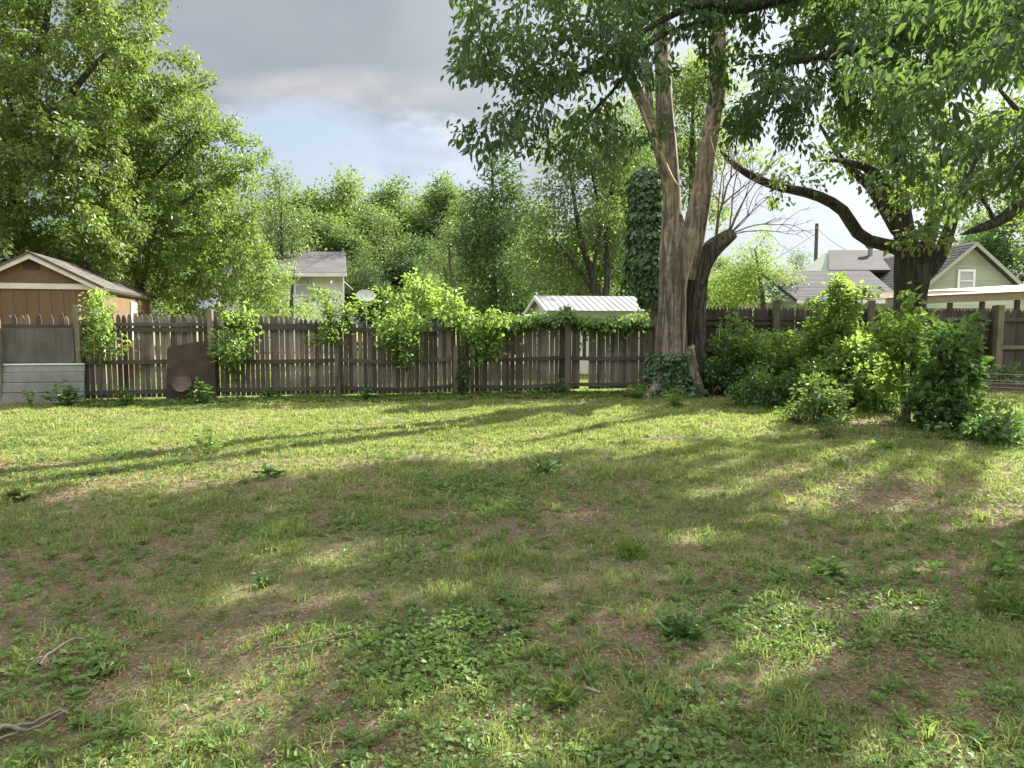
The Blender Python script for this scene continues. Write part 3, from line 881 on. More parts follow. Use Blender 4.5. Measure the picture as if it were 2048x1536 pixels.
# grooves of the panel siding, cut as thin raised boards
mb = MB()
nb_ = 26
for k in range(nb_):
    s = (k + .5) / nb_ * LEN
    mb.box(c0 + ts * s + ns * .004 + UP * EZ / 2, (LEN / nb_ - .02, .012, EZ), [ts, ns, UP], g.random())
for k in range(11):
    s = (k + .5) / 11 * W; z = EZ - .02
    mb.box(c0 + tf * s + nf * .004 + UP * z / 2, (W / 11 - .02, .012, z), [tf, nf, UP], g.random())
mb.build('siding', M['shed'], wall)
mb = MB(); th = .13
for s in (c0 + nf * .02 + ns * .02,):
    mb.box(c0 + nf * .022 + tf * .06 + UP * EZ / 2, (.16, .03, EZ), [tf, nf, UP]); mb.box(c0 + ns * .022 + ts * .05 + UP * EZ / 2, (.12, .03, EZ), [ts, ns, UP])
mb.box(c0 + ns * .022 + ts * (LEN - .06) + UP * EZ / 2, (.12, .03, EZ), [ts, ns, UP])
mb.box(c0 + ns * .026 + ts * LEN / 2 + UP * (EZ - .08), (LEN, .03, .14), [ts, ns, UP])
mb.box(c0 + nf * .03 + tf * W / 2 + UP * (EZ - .04), (W, .03, .14), [tf, nf, UP])
ap = c0 + tf * W / 2 + UP * AZ
for e, sgn in ((c0 + UP * EZ, 1), (c0 + tf * W + UP * EZ, -1)):
    dr = ap - e; mb.prism([e - dr * .1 + nf * .12, ap + nf * .12, ap + nf * .12 - UP * .15, e - dr * .1 + nf * .12 - UP * .15], nf * .03)
mb.build('trim', M['trim'], sh)
rmb = MB()
for e in (c0 + UP * (EZ + .02), c0 + tf * W + UP * (EZ + .02)):
    a2 = ap + UP * .03; dr = a2 - e; e2 = e - dr * .12
    roof_courses(e2 + nf * .17, e2 + ts * (LEN + .15), a2 + ts * (LEN + .15), a2 + nf * .17, .05, .14, g, rmb)
rmb.build('roof', M['shingle_b'], sh)
MB().box(ap - UP * .3 + nf * .012, (.36, .03, .2), [tf, nf, UP]).build('vent', M['brown_board'], sh)
fr2 = MB()
cc = c0 + ts * 4.05 + ns * .03
for dx_, dz, w_, h_ in ((0, 2.18, 1.0, .2), (-.42, 1.6, .13, 1.0), (.42, 1.6, .13, 1.0), (0, 2.0, .9, .1)):
    fr2.box(cc + ts * dx_ + UP * dz, (w_, .04, h_), [ts, ns, UP])
d_ = fr2.build('door_frame', M['trim'], sh)
MB().box(cc - ns * .012 + UP * 1.1, (.72, .03, 1.9), [ts, ns, UP]).build('door', M['shed'], sh)


def window(c, w, h, t, nn, parent, pane='glass', fr='white', bw=.07):
    mb = MB()
    for dx_, dz, a_, b_ in ((0, h / 2 + bw / 2, w + 2 * bw, bw), (0, -h / 2 - bw / 2, w + 2 * bw + .06, bw), (-w / 2 - bw / 2, 0, bw, h), (w / 2 + bw / 2, 0, bw, h), (0, 0, w, .05)):
        mb.box(c + t * dx_ + UP * dz + nn * .03, (a_, .06, b_), [t, nn, UP])
    f_ = mb.build('window', M[fr], parent)
    MB().box(c + nn * .006, (w, .012, h), [t, nn, UP]).build('pane', M[pane], f_)
    return f_


def clapboard(poly_fn, x0, x1, z0, z1, y, rowh, mb, g):
    z = z0
    while z < z1:
        a_, b_ = poly_fn(z + rowh * .5)
        a_, b_ = max(a_, x0), min(b_, x1)
        if b_ - a_ > .05:
            zt = min(z + rowh, z1)
            mb.add([(a_, y - .018, z), (b_, y - .018, z), (b_, y - .003, zt), (a_, y - .003, zt), (a_, y, z), (b_, y, z)], [(0, 1, 2, 3), (0, 4, 5, 1)], g.random())
        z += rowh


# --- white house far left
Yh = 42.0
xl, xr = P(430, HOR, Yh)[0], P(689, HOR, Yh)[0]; ez = P(0, 545, Yh)[2]; rz = P(0, 503, Yh + 3.6)[2]
hw = thing('white_house', ((xl + xr) / 2, Yh, 0), 'white two storey house with pale grey roof among trees on the left', 'house')
MB().prism([(xl, Yh, 0), (xr, Yh, 0), (xr - 1.9, Yh + 8, 0), (xl - 1.9, Yh + 8, 0)], (0, 0, ez)).build('wall', M['wall_white'], hw)
rmb = roof_courses((xl - .2, Yh - .5, ez - .05), (xr + .28, Yh - .5, ez - .05), (xr - .72, Yh + 3.8, rz), (xl - 1.2, Yh + 3.8, rz), .12, .18, g)
quad_slab(rmb, (xl - 2.2, Yh + 8.3, ez - .05), (xr - 1.8, Yh + 8.3, ez - .05), (xr - .72, Yh + 3.8, rz), (xl - 1.2, Yh + 3.8, rz), .12)
rmb.build('roof', M['roof_pale'], hw)
MB().prism([(xr - .01, Yh + .02, ez - .02), (xr - 1.88, Yh + 7.9, ez - .02), (xr - .91, Yh + 3.8, rz - .15)], (.02, 0, 0)).build('gable', M['wall_white'], hw)
MB().box(((xl + xr) / 2 + .04, Yh - .52, ez - .16), (xr - xl + .5, .04, .2)).build('fascia', M['white'], hw)
MB().box((xr - .05, Yh - .03, ez / 2), (.12, .05, ez)).build('corner_trim', M['white'], hw)
window(np.array([P(608, HOR, Yh)[0], Yh - .02, P(0, 569, Yh)[2]]), .82, 1.15, np.array([1., 0, 0]), np.array([0, -1., 0]), hw, 'blind')
mb = MB(); quad_slab(mb, (xr - .1, Yh + .4, P(0, 560, Yh)[2]), (xr + .45, Yh + .5, P(0, 578, Yh)[2]), (xr - .02, Yh + 2.5, P(0, 578, Yh)[2]), (xr - .57, Yh + 2.4, P(0, 560, Yh)[2]), .05)
mb.build('awning', M['white'], hw)
# --- pale metal-roofed outbuilding
q0, qb, qe = np.array([1.21, 22.5, 0]), np.array([.67, 25.5, 0]), None
tl = nrm(np.array([3, .54, 0])); tw = nrm(qb - q0); Wd, Ln = np.linalg.norm(qb - q0), 4.6
ez, rz = 2.06, 2.48
ob = thing('outbuilding', q0, 'small white outbuilding with pale metal roof behind the back fence', 'outbuilding')
MB().prism([q0, qb, qb + UP * ez, (q0 + qb) / 2 + UP * rz, q0 + UP * ez], tl * Ln).build('wall', M['wall_white'], ob)
rmb = MB(); rid = (q0 + qb) / 2 + UP * (rz + .05)
for e, s in ((q0, -1), (qb, 1)):
    e2 = e + UP * (ez + .0) + tw * s * .25 - UP * .05
    quad_slab(rmb, e2 - tl * .2, e2 + tl * (Ln + .2), rid + tl * (Ln + .2), rid - tl * .2, .03)
    for k in range(24):
        u = -.2 + (k + .5) * (Ln + .4) / 24; rmb.tube([e2 + tl * u + UP * .004, rid + tl * u + UP * .004], .008, 4, g.random())
rmb.build('roof', M['metal_roof'], ob)
mb = MB()
for e, s in ((q0, -1), (qb, 1)):
    e2 = e + UP * (ez - .05) + tw * s * .25; mb.prism([e2 - tl * .22, rid - tl * .22, rid - tl * .22 - UP * .14, e2 - tl * .22 - UP * .14], tl * .03)
mb.build('fascia', M['white'], ob)
# --- green house on the right
Y1 = 31.0
gh = thing('green_house', PX(1900, Y1), 'pale green clapboard house with grey shingle roof and gable window on the right', 'house')
ax_, az_ = P(1935, HOR, Y1)[0], P(0, 484, Y1)[2]
slope = 97 / 112.0
half = 2.45
ez = az_ - half * slope
xl, xr = ax_ - half, ax_ + half
MB().prism([(xl, Y1, 0), (xr, Y1, 0), (xr, Y1, ez), (ax_, Y1, az_ - .12), (xl, Y1, ez)], (0, 9, 0)).build('wall', M['wall_green'], gh)
mb = MB(); clapboard(lambda z: (ax_ - (az_ - .14 - z) / slope, ax_ + (az_ - .14 - z) / slope), xl, xr, .3, az_ - .2, Y1, .21, mb, g)
mb.build('siding', M['wall_green'], gh)
rmb = MB()
for s in (-1, 1):
    e = np.array([ax_ + s * (half + .3), 0, ez - .3 * slope]); a2 = np.array([ax_, 0, az_])
    yy = (Y1 - .35, Y1 + 9.2)
    roof_courses(e + (0, yy[0], 0), e + (0, yy[1], 0), a2 + (0, yy[1], 0), a2 + (0, yy[0], 0), .14, .2, g, rmb)
rmb.build('roof', M['shingle'], gh)
mb = MB()
for s in (-1, 1):
    e = np.array([ax_ + s * (half + .3), Y1 - .38, ez - .3 * slope]); a2 = np.array([ax_, Y1 - .38, az_])
    mb.prism([e - UP * .02, a2 - UP * .02, a2 - UP * .2, e - UP * .2], (0, .03, 0))
mb.build('bargeboard', M['wall_green'], gh)
window(np.array([P(1926, HOR, Y1)[0], Y1 - .03, P(0, 562, Y1)[2]]), .55, .78, np.array([1., 0, 0]), np.array([0, -1., 0]), gh, 'blind', 'white', .1)
MB().box((P(1926, HOR, Y1)[0] - .05, Y1 - .03, P(0, 508, Y1)[2]), (.42, .03, .34)).build('vent', M['wall_green'], gh)
# its wing: lower porch roof and main roof behind
Yw = 31.6
wl, wr = P(1592, HOR, Yw)[0], xl
e0 = P(0, 599, Yw)[2]; z1 = P(0, 541, Yw + 4)[2]; z2 = P(0, 500, Yw + 9)[2]
MB().box(((wl + wr) / 2, Yw + 4.5, e0 / 2), (wr - wl - .3, 8.4, e0)).build('wing_wall', M['wall_green'], gh)
rmb = MB()
roof_courses((wl, Yw, e0), (wr, Yw, e0), (wr + .4, Yw + 4, z1), (wl - .35, Yw + 4, z1), .12, .2, g, rmb)
lx = P(1655, HOR, Yw + 6)[0]
roof_courses((lx - .9, Yw + 4.02, z1 + .03), (ax_ + 1.2, Yw + 4.02, z1 + .03), (ax_ + 1.2, Yw + 9, z2), (lx + 1.2, Yw + 9, z2), .12, .22, g, rmb)
rmb.build('wing_roof', M['shingle'], gh)
MB().prism([(lx - .8, Yw + 4.1, z1 - .1), (lx - .8, Yw + 9, z1 - .1), (lx + 1.1, Yw + 9, z2 - .1)], (.05, 0, 0)).build('gable', M['wall_green'], gh)
MB().box(((wl + wr) / 2, Yw - .03, e0 - .09), (wr - wl, .06, .16)).build('gutter', M['white'], gh)
hx = P(1735, HOR, Yw + 7.5)[0]
mb = MB(); zc = P(0, 497, Yw + 7.5)[2]
mb.tube([(hx, Yw + 7.5, zc - .5), (hx, Yw + 7.5, zc)], .12, 10); mb.tube([(hx, Yw + 7.5, zc), (hx, Yw + 7.5, zc + .12), (hx, Yw + 7.5, zc + .28), (hx, Yw + 7.5, zc + .36)], [.16, .26, .2, .02], 12)
mb.build('roof_vent', M['steel'], gh)
MB().tube([P(1980 - .0, 545, Y1 - .1), P(1980, 600, Y1 - .1)], .02, 6).build('conduit', M['wire'], gh) if False else None
# --- patio cover
Yc = 23.5
pc = thing('patio_cover', PX(1900, Yc), 'long beige flat roofed patio cover on posts behind the right fence', 'patio cover')
a, b = P(1772, 611, Yc), P(2240, 590, Yc)
up1 = 14 / FPX * Yc
mb = MB(); mb.prism([a, b, b + UP * (up1 + .02), a + UP * up1], (0, .06, 0)); mb.build('fascia', M['beige'], pc)
mb = MB(); quad_slab(mb, a + UP * (up1 + .03) + (0, -.05, 0), b + UP * (up1 + .05) + (0, -.05, 0), b + UP * (up1 + .33) + (0, 4, 0), a + UP * (up1 + .25) + (0, 4, 0), .03)
for k in range(40):
    s = (k + .5) / 40; e = a + (b - a) * s + UP * (up1 + .035); mb.tube([e, e + np.array([0, 4, .25])], .007, 4, g.random())
mb.build('roof', M['beige'], pc)
for px in (1790, 1898, 1962, 2032, 2140):
    q = PX(px, Yc + .15); s = (px - 1772) / (2240 - 1772); zt = (a + (b - a) * s)[2]
    MB().box(q + UP * zt / 2, (.13, .13, zt), None, .5, .01).build('post', M['beam'], pc)
MB().box(PX(2000, Yc + 3.9) + UP * 1.1, (8.5, .06, 2.2)).build('back_wall', M['wall_white'], pc)
# --- utility pole and wires
up_ = thing('utility_pole', PX(1627, 58), 'bare wooden utility pole rising beyond the green house roof', 'utility pole')
zt = P(0, 447, 58)[2]
MB().tube([PX(1627, 58), PX(1627, 58) + UP * zt / 2, PX(1627, 58) + UP * zt], [.17, .15, .13], 10, cap=True).build('pole', M['bark_grey'], up_)
for (qx, qy, qY), zo in (((1760, 520, 45), -.35), ((1250, 440, 70), -.5), ((1470, 545, 70), -.7)):
    a = PX(1627, 58) + UP * (zt + zo); b = P(qx, qy, qY)
    pts = [a + (b - a) * s - UP * 1.2 * 4 * s * (1 - s) * .4 for s in np.linspace(0, 1, 14)]
    MB().tube(pts, .018, 4).build('wire', M['wire'], up_)
MB().box(PX(1627, 57.9) + UP * (zt - .35), (.1, .14, .16)).build('insulator', M['steel'], up_)
# --- satellite dish
c = P(731, 594, 30); sdish = thing('satellite_dish', (c[0], c[1], 0), 'grey satellite dish on a pole behind the fence beside the white house', 'satellite dish')
nb = nrm(np.array([.25, -.8, .55])); ub = nrm(np.cross(nb, UP)); vb = np.cross(ub, nb)
rad = np.linspace(.01, 1, 7); ang = np.arange(24) * 2 * math.pi / 24
V = np.array([c + ub * .4 * r * math.cos(t) + vb * .3 * r * math.sin(t) + nb * .1 * r * r for r in rad for t in ang])
V = np.vstack([V, V - nb * .012])
i = np.arange(6)[:, None] * 24; j = np.arange(24)[None]; F = np.stack([i + j, i + (j + 1) % 24, i + 24 + (j + 1) % 24, i + 24 + j], -1).reshape(-1, 4)
MB().arr(V, np.vstack([F, F + 168]), .5).build('dish', M['dish'], sdish, smooth=True)
MB().tube([np.array([c[0], c[1] + .1, -.1]), np.array([c[0], c[1] + .1, c[2] - .1]), c - nb * .02], .025, 8).build('mast', M['steel'], sdish)
MB().tube([c - vb * .2, c + nb * .35 - vb * .1], .012, 6).build('arm', M['steel'], sdish)
MB().box(c + nb * .36 - vb * .1, (.06, .1, .06), None, .5, .01).build('receiver', M['dish'], sdish)

exec_trees = True
# ================================================================== TREES
# --- the dead, bark-stripped tree
YD = 16.5
dt = thing('dead_tree', PX(1345, YD), 'huge dead tree stripped of bark with two tall limbs and a sawn stub', 'tree')
gD = np.random.default_rng(3)


def limb_mesh(poly, k, amp, seed, step=.18, cap=False, mb=None, flat=1.0):
    q = resample(poly, step); mb = mb or MB()
    return mb.tube(q[:, :3], q[:, 3], k, .5, amp, seed, cap, flat)


s_ = YD / FPX
mb = MB()
limb_mesh(L((1336, 800, YD, 54 * s_), (1339, 770, YD, 42 * s_), (1342, 730, YD, 34 * s_), (1345, 660, YD, 30 * s_), (1346, 590, YD, 28 * s_), (1350, 530, YD, 30 * s_), (1349, 480, YD, 28 * s_), (1343, 430, YD, 19.5 * s_), (1342, 370, YD, 17 * s_), (1337, 310, YD, 17 * s_), (1329, 220, YD, 16 * s_), (1325, 130, YD, 15 * s_), (1322, 40, YD, 15 * s_), (1320, -80, YD, 13 * s_), (1316, -260, YD + .3, 9 * s_), (1300, -420, YD + .5, 3 * s_)), 32, .2, 4, .12, mb=mb)
limb_mesh(L((1372, 560, YD, 18 * s_), (1379, 500, YD, 24 * s_), (1390, 450, YD, 21 * s_), (1402, 390, YD, 19.5 * s_), (1412, 320, YD, 18 * s_), (1424, 250, YD, 17.5 * s_), (1437, 160, YD, 18 * s_), (1438, 60, YD, 16.5 * s_), (1432, -60, YD, 15 * s_), (1445, -250, YD - .3, 10 * s_), (1470, -400, YD - .5, 3 * s_)), 26, .2, 9, .12, mb=mb)
limb_mesh(L((1344, 420, YD, 10 * s_), (1334, 350, YD - .1, 13 * s_), (1314, 280, YD - .2, 12 * s_), (1290, 215, YD - .3, 11 * s_), (1265, 165, YD - .4, 10 * s_), (1243, 125, YD - .5, 8 * s_)), 16, .16, 12, .12, mb=mb, cap=True)
limb_mesh(L((1306, 255, YD - .2, 5 * s_), (1297, 180, YD, 7 * s_), (1291, 110, YD, 6 * s_), (1287, 70, YD, 3 * s_)), 10, .15, 14, .12, mb=mb)
for px, py in ((1300, 792), (1322, 800), (1358, 798)):
    limb_mesh(L((1340, 720, YD - .1, 16 * s_), ((1340 + px) / 2, 760, YD - .35, 17 * s_), (px, py, YD - .6, 10 * s_), (px * 2 - 1340, py + 14, YD - .9, 2 * s_)), 12, .1, 15, .15, mb=mb)
mb.build('trunk', M['stripped'], dt, smooth=True)
mb = MB()
limb_mesh(L((1392, 796, YD + .25, 30 * s_), (1392, 760, YD + .25, 24 * s_), (1391, 700, YD + .25, 21 * s_), (1392, 620, YD + .25, 21 * s_), (1396, 560, YD + .2, 22 * s_), (1404, 525, YD + .15, 24 * s_), (1426, 497, YD + .05, 20 * s_), (1448, 480, YD, 16 * s_), (1466, 466, YD, 13 * s_)), 26, .22, 21, .12, mb=mb, cap=True)
mb.build('bark_trunk', M['bark_plate'], dt, smooth=True)
mb = MB()
limb_mesh(L((1388, 690, YD - .33, 2 * s_), (1380, 705, YD - .36, 11 * s_), (1383, 740, YD - .4, 13 * s_), (1394, 775, YD - .45, 13 * s_), (1404, 800, YD - .5, 4 * s_)), 12, .15, 25, .1, mb=mb)
mb.build('root_buttress', M['stripped'], dt, smooth=True)
mb = MB()
limb_mesh(L((1368, 730, YD - .42, .006), (1368, 690, YD - .42, .02), (1372, 620, YD - .42, .012), (1371, 575, YD - .4, .02), (1385, 520, YD - .42, .014), (1392, 480, YD - .4, .005)), 6, 0, 1, .15, mb=mb, flat=.5)
limb_mesh(L((1282, 212, YD - .47, .012), (1300, 258, YD - .45, .03), (1322, 305, YD - .42, .03), (1342, 352, YD - .36, .035), (1357, 372, YD - .34, .012)), 6, 0, 2, .15, mb=mb, flat=.5)
limb_mesh(L((1358, 368, YD - .34, .012), (1358, 400, YD - .35, .035), (1356, 440, YD - .36, .03), (1355, 462, YD - .36, .008)), 6, 0, 3, .15, mb=mb, flat=.5)
mb.build('bark_strip', M['strip_pale'], dt, smooth=True)
# bare twigs from the stub and the right limb
tw = MB()


def twig(p, q, r, depth):
    d = q - p; n = 9; ln = np.linalg.norm(d)
    wob = np.cumsum(gD.normal(size=(n, 3)) * ln * .018, axis=0); t_ = np.linspace(0, 1, n)[:, None]
    bow = np.array([gD.normal() * .06, gD.normal() * .06, .08 + gD.normal() * .06]) * ln
    pts = p + d * t_ + wob * t_ + bow * (4 * t_ * (1 - t_))
    tw.tube(pts, np.linspace(r, r * .3, n), 4 if depth else 3)
    if depth:
        for k_ in range(2 + depth):
            i_ = gD.integers(3, n); dd = nrm(nrm(pts[i_] - pts[i_ - 1]) + gD.normal(size=3) * .55)
            twig(pts[i_], pts[i_] + dd * ln * (.25 + .3 * gD.random()), r * .55, depth - 1)


S0, S1 = P(1458, 470, YD), P(1430, 488, YD - .1); R0 = P(1418, 260, YD - .3)
for st_, q, r_ in ((S1, (1462, 330, YD - .2), .035), (S1, (1440, 300, YD - .3), .02), (S0, (1500, 340, YD), .02), (S0, (1548, 330, YD + .4), .022), (S0, (1520, 400, YD - .4), .014), (S0, (1590, 455, YD - .3), .016), (S0, (1612, 480, YD + .3), .014),
                   (S0, (1570, 385, YD + .2), .018), (S0, (1480, 300, YD - .2), .02), (R0, (1452, 380, YD - .5), .016), (R0, (1478, 330, YD - .6), .014), (R0, (1440, 420, YD - .5), .012), (R0, (1500, 240, YD - .2), .016)):
    twig(st_, P(*q), r_, 2)
tw.build('dead_twigs', M['deadtwig'], dt)

# --- ivy-clad trunk left of it
YV = 18.6
iv = thing('ivy_clad_tree', PX(1312, YV), 'leaning trunk smothered in dark ivy left of the dead tree', 'tree')
mb = MB(); limb_mesh(L((1316, 780, YV, .3), (1315, 660, YV, .22), (1305, 610, YV, .22), (1296, 560, YV, .2), (1292, 450, YV, .2), (1294, 345, YV, .18)), 16, .15, 3, .2, mb=mb, cap=True)
mb.build('trunk', M['bark_grey'], iv, smooth=True)
gi = np.random.default_rng(12); n = 9000
u = gi.random(n); cx = np.interp(u, [0, .12, .3, .7, 1], [1303, 1297, 1290, 1290, 1294]); py = np.interp(u, [0, 1], [612, 332])
rr = np.interp(u, [0, .1, .3, .8, .95, 1], [.2, .3, .46, .44, .36, .1]) * (1 + .5 * (fbm(u * 22, gi.random(n) * 0 + 3, 4, 3) - .5))
th = gi.random(n) * 2 * math.pi; cen = np.array([P(a, b, YV) for a, b in zip(cx, py)])
o_ = np.stack([np.cos(th), np.sin(th), 0 * th], -1); rj = rr * (.8 + .35 * gi.random(n) ** 2 + .35 * (fbm(th * 1.6 + 5, u * 18, 8, 3) - .5))
pos = cen + o_ * rj[:, None]
V, F, per = leaf_arrays(pos, o_ * .5 + np.array([0, 0, -.9]) + gi.normal(size=(n, 3)) * .4, o_ + UP * .4 + gi.normal(size=(n, 3)) * .3, .1 * (.6 + .8 * gi.random(n)), .85, 'leaf6')
obj('ivy', np_mesh('ivy', V, [F], np.repeat(gi.random(n) * .9, per)), M['lf_ivy'], iv)
# ivy and seedlings around the dead tree's foot
n = 1500; u = gi.random(n); th = -math.pi / 2 + (gi.random(n) - .5) * 2.6
c = PX(1340, YD); hgt = .95 * u ** 1.5; rr = np.interp(hgt, [0, .2, .5, 1], [.75, .6, .5, .43]) + .16 * gi.random(n)
pos = c + np.stack([np.cos(th) * rr, np.sin(th) * rr, hgt], -1); o_ = np.stack([np.cos(th), np.sin(th), 0 * th], -1)
V, F, per = leaf_arrays(pos, o_ * .5 + UP * -.5 + gi.normal(size=(n, 3)) * .5, o_ + UP * .5 + gi.normal(size=(n, 3)) * .4, .085 * (.6 + .8 * gi.random(n)), .9, 'leaf6')
tag(obj('ground_ivy', np_mesh('ground_ivy', V, [F], np.repeat(gi.random(n) * .92, per)), M['lf_ivy'], None, c), 'dark ivy climbing the foot of the dead tree', 'ivy')

# --- shade tree behind the right fence
YS = 21.0; s_ = YS / FPX
tree('shade_tree', 'big dark trunked shade tree with an arching limb behind the right fence', 'tree', PX(1822, YS),
     [L((1822, 790, YS, 36 * s_), (1820, 640, YS, 29 * s_), (1822, 580, YS, 29 * s_), (1826, 540, YS, 33 * s_), (1816, 500, YS, 24 * s_), (1806, 440, YS, 17 * s_), (1800, 360, YS, 14 * s_), (1796, 250, YS - .5, 12 * s_), (1790, 120, YS - 1, 9 * s_), (1800, 0, YS - 1.2, 5 * s_)),
      L((1812, 510, YS, 16.8 * s_), (1784, 492, YS, 13.4 * s_), (1745, 484, YS, 11.8 * s_), (1712, 462, YS, 11.8 * s_), (1690, 425, YS, 10.9 * s_), (1655, 400, YS, 10.1 * s_), (1610, 384, YS, 9.2 * s_), (1560, 374, YS, 8.4 * s_), (1510, 355, YS - .3, 7.6 * s_), (1470, 330, YS - .6, 5.9 * s_), (1445, 305, YS - 1, 3.4 * s_)),
      L((1806, 480, YS, 14 * s_), (1775, 430, YS + .3, 11 * s_), (1745, 380, YS + .6, 10 * s_), (1715, 350, YS + .8, 8 * s_), (1680, 315, YS + 1, 6 * s_), (1640, 250, YS + 1.2, 3 * s_)),
      L((1790, 420, YS, 11 * s_), (1755, 350, YS - .5, 9 * s_), (1700, 325, YS - .8, 6 * s_), (1660, 320, YS - 1, 3 * s_)),
      L((1836, 555, YS, 20 * s_), (1864, 530, YS - .2, 18 * s_), (1886, 497, YS - .3, 14 * s_), (1900, 455, YS - .4, 11 * s_), (1925, 380, YS - .6, 8 * s_), (1960, 290, YS - .8, 5 * s_)),
      L((1842, 520, YS - .3, 15 * s_), (1860, 470, YS - .8, 12 * s_), (1870, 400, YS - 1.4, 9 * s_), (1890, 300, YS - 1.8, 5 * s_))],
     [BL(1800, 250, YS + 2.5, 110, 80, 2.2), BL(1900, 320, YS + 2.2, 130, 110, 2.4), BL(1860, 420, YS - 2.5, 80, 90, 1.2), BL(1590, 330, YS - .5, 60, 22, .6), BL(1980, 260, YS + 2.5, 90, 90, 2), BL(1710, 300, YS + .5, 70, 40, 1),
      BL(1490, 315, YS - 1, 40, 18, .5), BL(1650, 350, YS, 60, 25, .8), BL(1850, 470, YS - 2.2, 60, 50, .5), BL(1560, 400, YS - .2, 60, 22, .6), BL(1800, 370, YS - 1.5, 60, 50, 1)],
     640, .38, 9, .5, M['bark_dark'], M['lf_shade'], 24, .15, .15, .55, 'leaf6', .45, .3, 31, .008, 2.6)

# --- the tree whose branches overhang the yard; its trunk stands outside the frame on the right
YO = 11.5
s_ = YO / FPX
tree('overhanging_tree', 'leafy branches of a large tree hanging into the top right of the yard', 'tree', (12.5, 10.5, 0),
     [[(12.5, 10.5, -.2, .5), (12.4, 10.6, 1.5, .42), (12.0, 10.7, 3.5, .38), (11.2, 10.9, 5.2, .33), (10.5, 11.2, 6.6, .3), (10, 11.5, 8.5, .22), (9.5, 12, 10.5, .12)],
      [(11.6, 10.8, 4.6, .25)] + L((2100, 20, 11.2, 25 * s_), (1900, 45, 11.2, 22 * s_), (1790, 70, 11.2, 20 * s_), (1710, 95, 11.3, 17 * s_), (1650, 112, 11.4, 8 * s_), (1560, 130, 11.4, 4 * s_)),
      [(11, 10.9, 5.4, .2)] + L((1900, -60, 11.4, 14 * s_), (1650, -25, 11.5, 12 * s_), (1480, 18, 11.5, 10 * s_), (1400, 8, 11.5, 8 * s_), (1330, 38, 11.1, 6 * s_), (1262, 78, 10.6, 5 * s_), (1210, 112, 10.3, 4 * s_), (1150, 160, 10.1, 2.5 * s_), (1090, 200, 9.9, 1.5 * s_)),
      L((1420, 40, 11.5, 4 * s_), (1360, 55, 11.1, 4 * s_), (1290, 95, 10.7, 3.4 * s_), (1235, 170, 10.4, 2.8 * s_), (1190, 220, 10.2, 2.4 * s_), (1150, 262, 10.1, 1.6 * s_)),
      [(11.9, 10.7, 3.9, .2), (9.5, 8.5, 4.6, .13), (7, 6.5, 4.4, .08), (5, 5.4, 4, .04)],
      [(10.6, 11.2, 6.5, .18), (8, 12, 8, .13), (5.5, 12.6, 8.8, .09), (3, 12.8, 9, .05)],
      [(10.6, 11.2, 6.5, .16), (8.6, 13, 7.2, .12), (7.2, 14.5, 7.5, .07), (6, 15.5, 7.5, .04)]],
     [BL(1010, 60, 9.5, 60, 75, 1.2), BL(1005, 40, 9.5, 50, 60, 1.2), BL(1060, 240, 9.7, 75, 50, 1), BL(1140, 210, 10.1, 70, 55, 1), BL(1110, 60, 9.9, 90, 60, 1.2), BL(1130, 90, 10.0, 110, 70, 1.3), BL(1000, 105, 9.5, 55, 25, .7), BL(1040, 235, 9.7, 60, 45, .8), BL(1120, 180, 10.0, 80, 60, 1.0), BL(1090, 290, 9.9, 70, 35, .7), BL(1160, 270, 10.2, 40, 40, .6), BL(1180, 40, 10.4, 60, 60, 1.1),
      BL(1565, 150, 11.6, 55, 80, 1.2), BL(1560, 160, 11.8, 110, 110, 1.6), BL(1690, 170, 11.6, 90, 65, 1.1), BL(1810, 110, 11.0, 110, 100, 1.3), BL(1580, 40, 11.8, 90, 60, 1.3), BL(1490, 250, 12.0, 50, 40, 1),
      BL(1600, -40, 12.0, 300, 70, 2), BL(1350, -60, 11.5, 250, 60, 2), BL(1900, 30, 10.5, 150, 110, 2), BL(1960, 190, 6.2, 110, 110, .8), BL(2030, 60, 7.0, 120, 100, 1), BL(1870, 90, 7.5, 90, 70, .8), BL(1900, 260, 9.0, 90, 70, 1), BL(2040, 330, 8.5, 70, 80, 1),
      BL(1380, 390, 13.5, 25, 30, .3),
      (6.5, 12.2, 9, 1.1, 1.0, .6), (8.6, 8, 5.6, 1.2, 1.1, .7), BL(1530, 235, 13, 55, 40, .8), BL(1500, 275, 13.4, 40, 25, .5), BL(1600, 250, 12.6, 60, 35, .7), BL(1730, 250, 13.4, 60, 35, .6), (8.5, 16.3, 9.0, 1.2, 1.1, .7), (7, 15.2, 8.7, 1.1, 1, .7), (5.5, 14.2, 8.5, 1.1, 1, .7), (4, 13.2, 8.3, 1, 1, .6), (10.2, 17.4, 9, 1.1, 1, .7), (11, 16, 7.4, 1, .9, .6), (12.6, 16.6, 7.5, 1, .9, .6), (12.4, 17.9, 7.8, .9, .8, .5)],
     2500, .3, 7, .42, M['bark_dark'], M['lf_over'], 46, .1, .108, .42, 'leaf6', .85, .5, 77, .006, 2.8, trop=(0, 0, .0), rnd=.9, cap=9000, clump=.3)

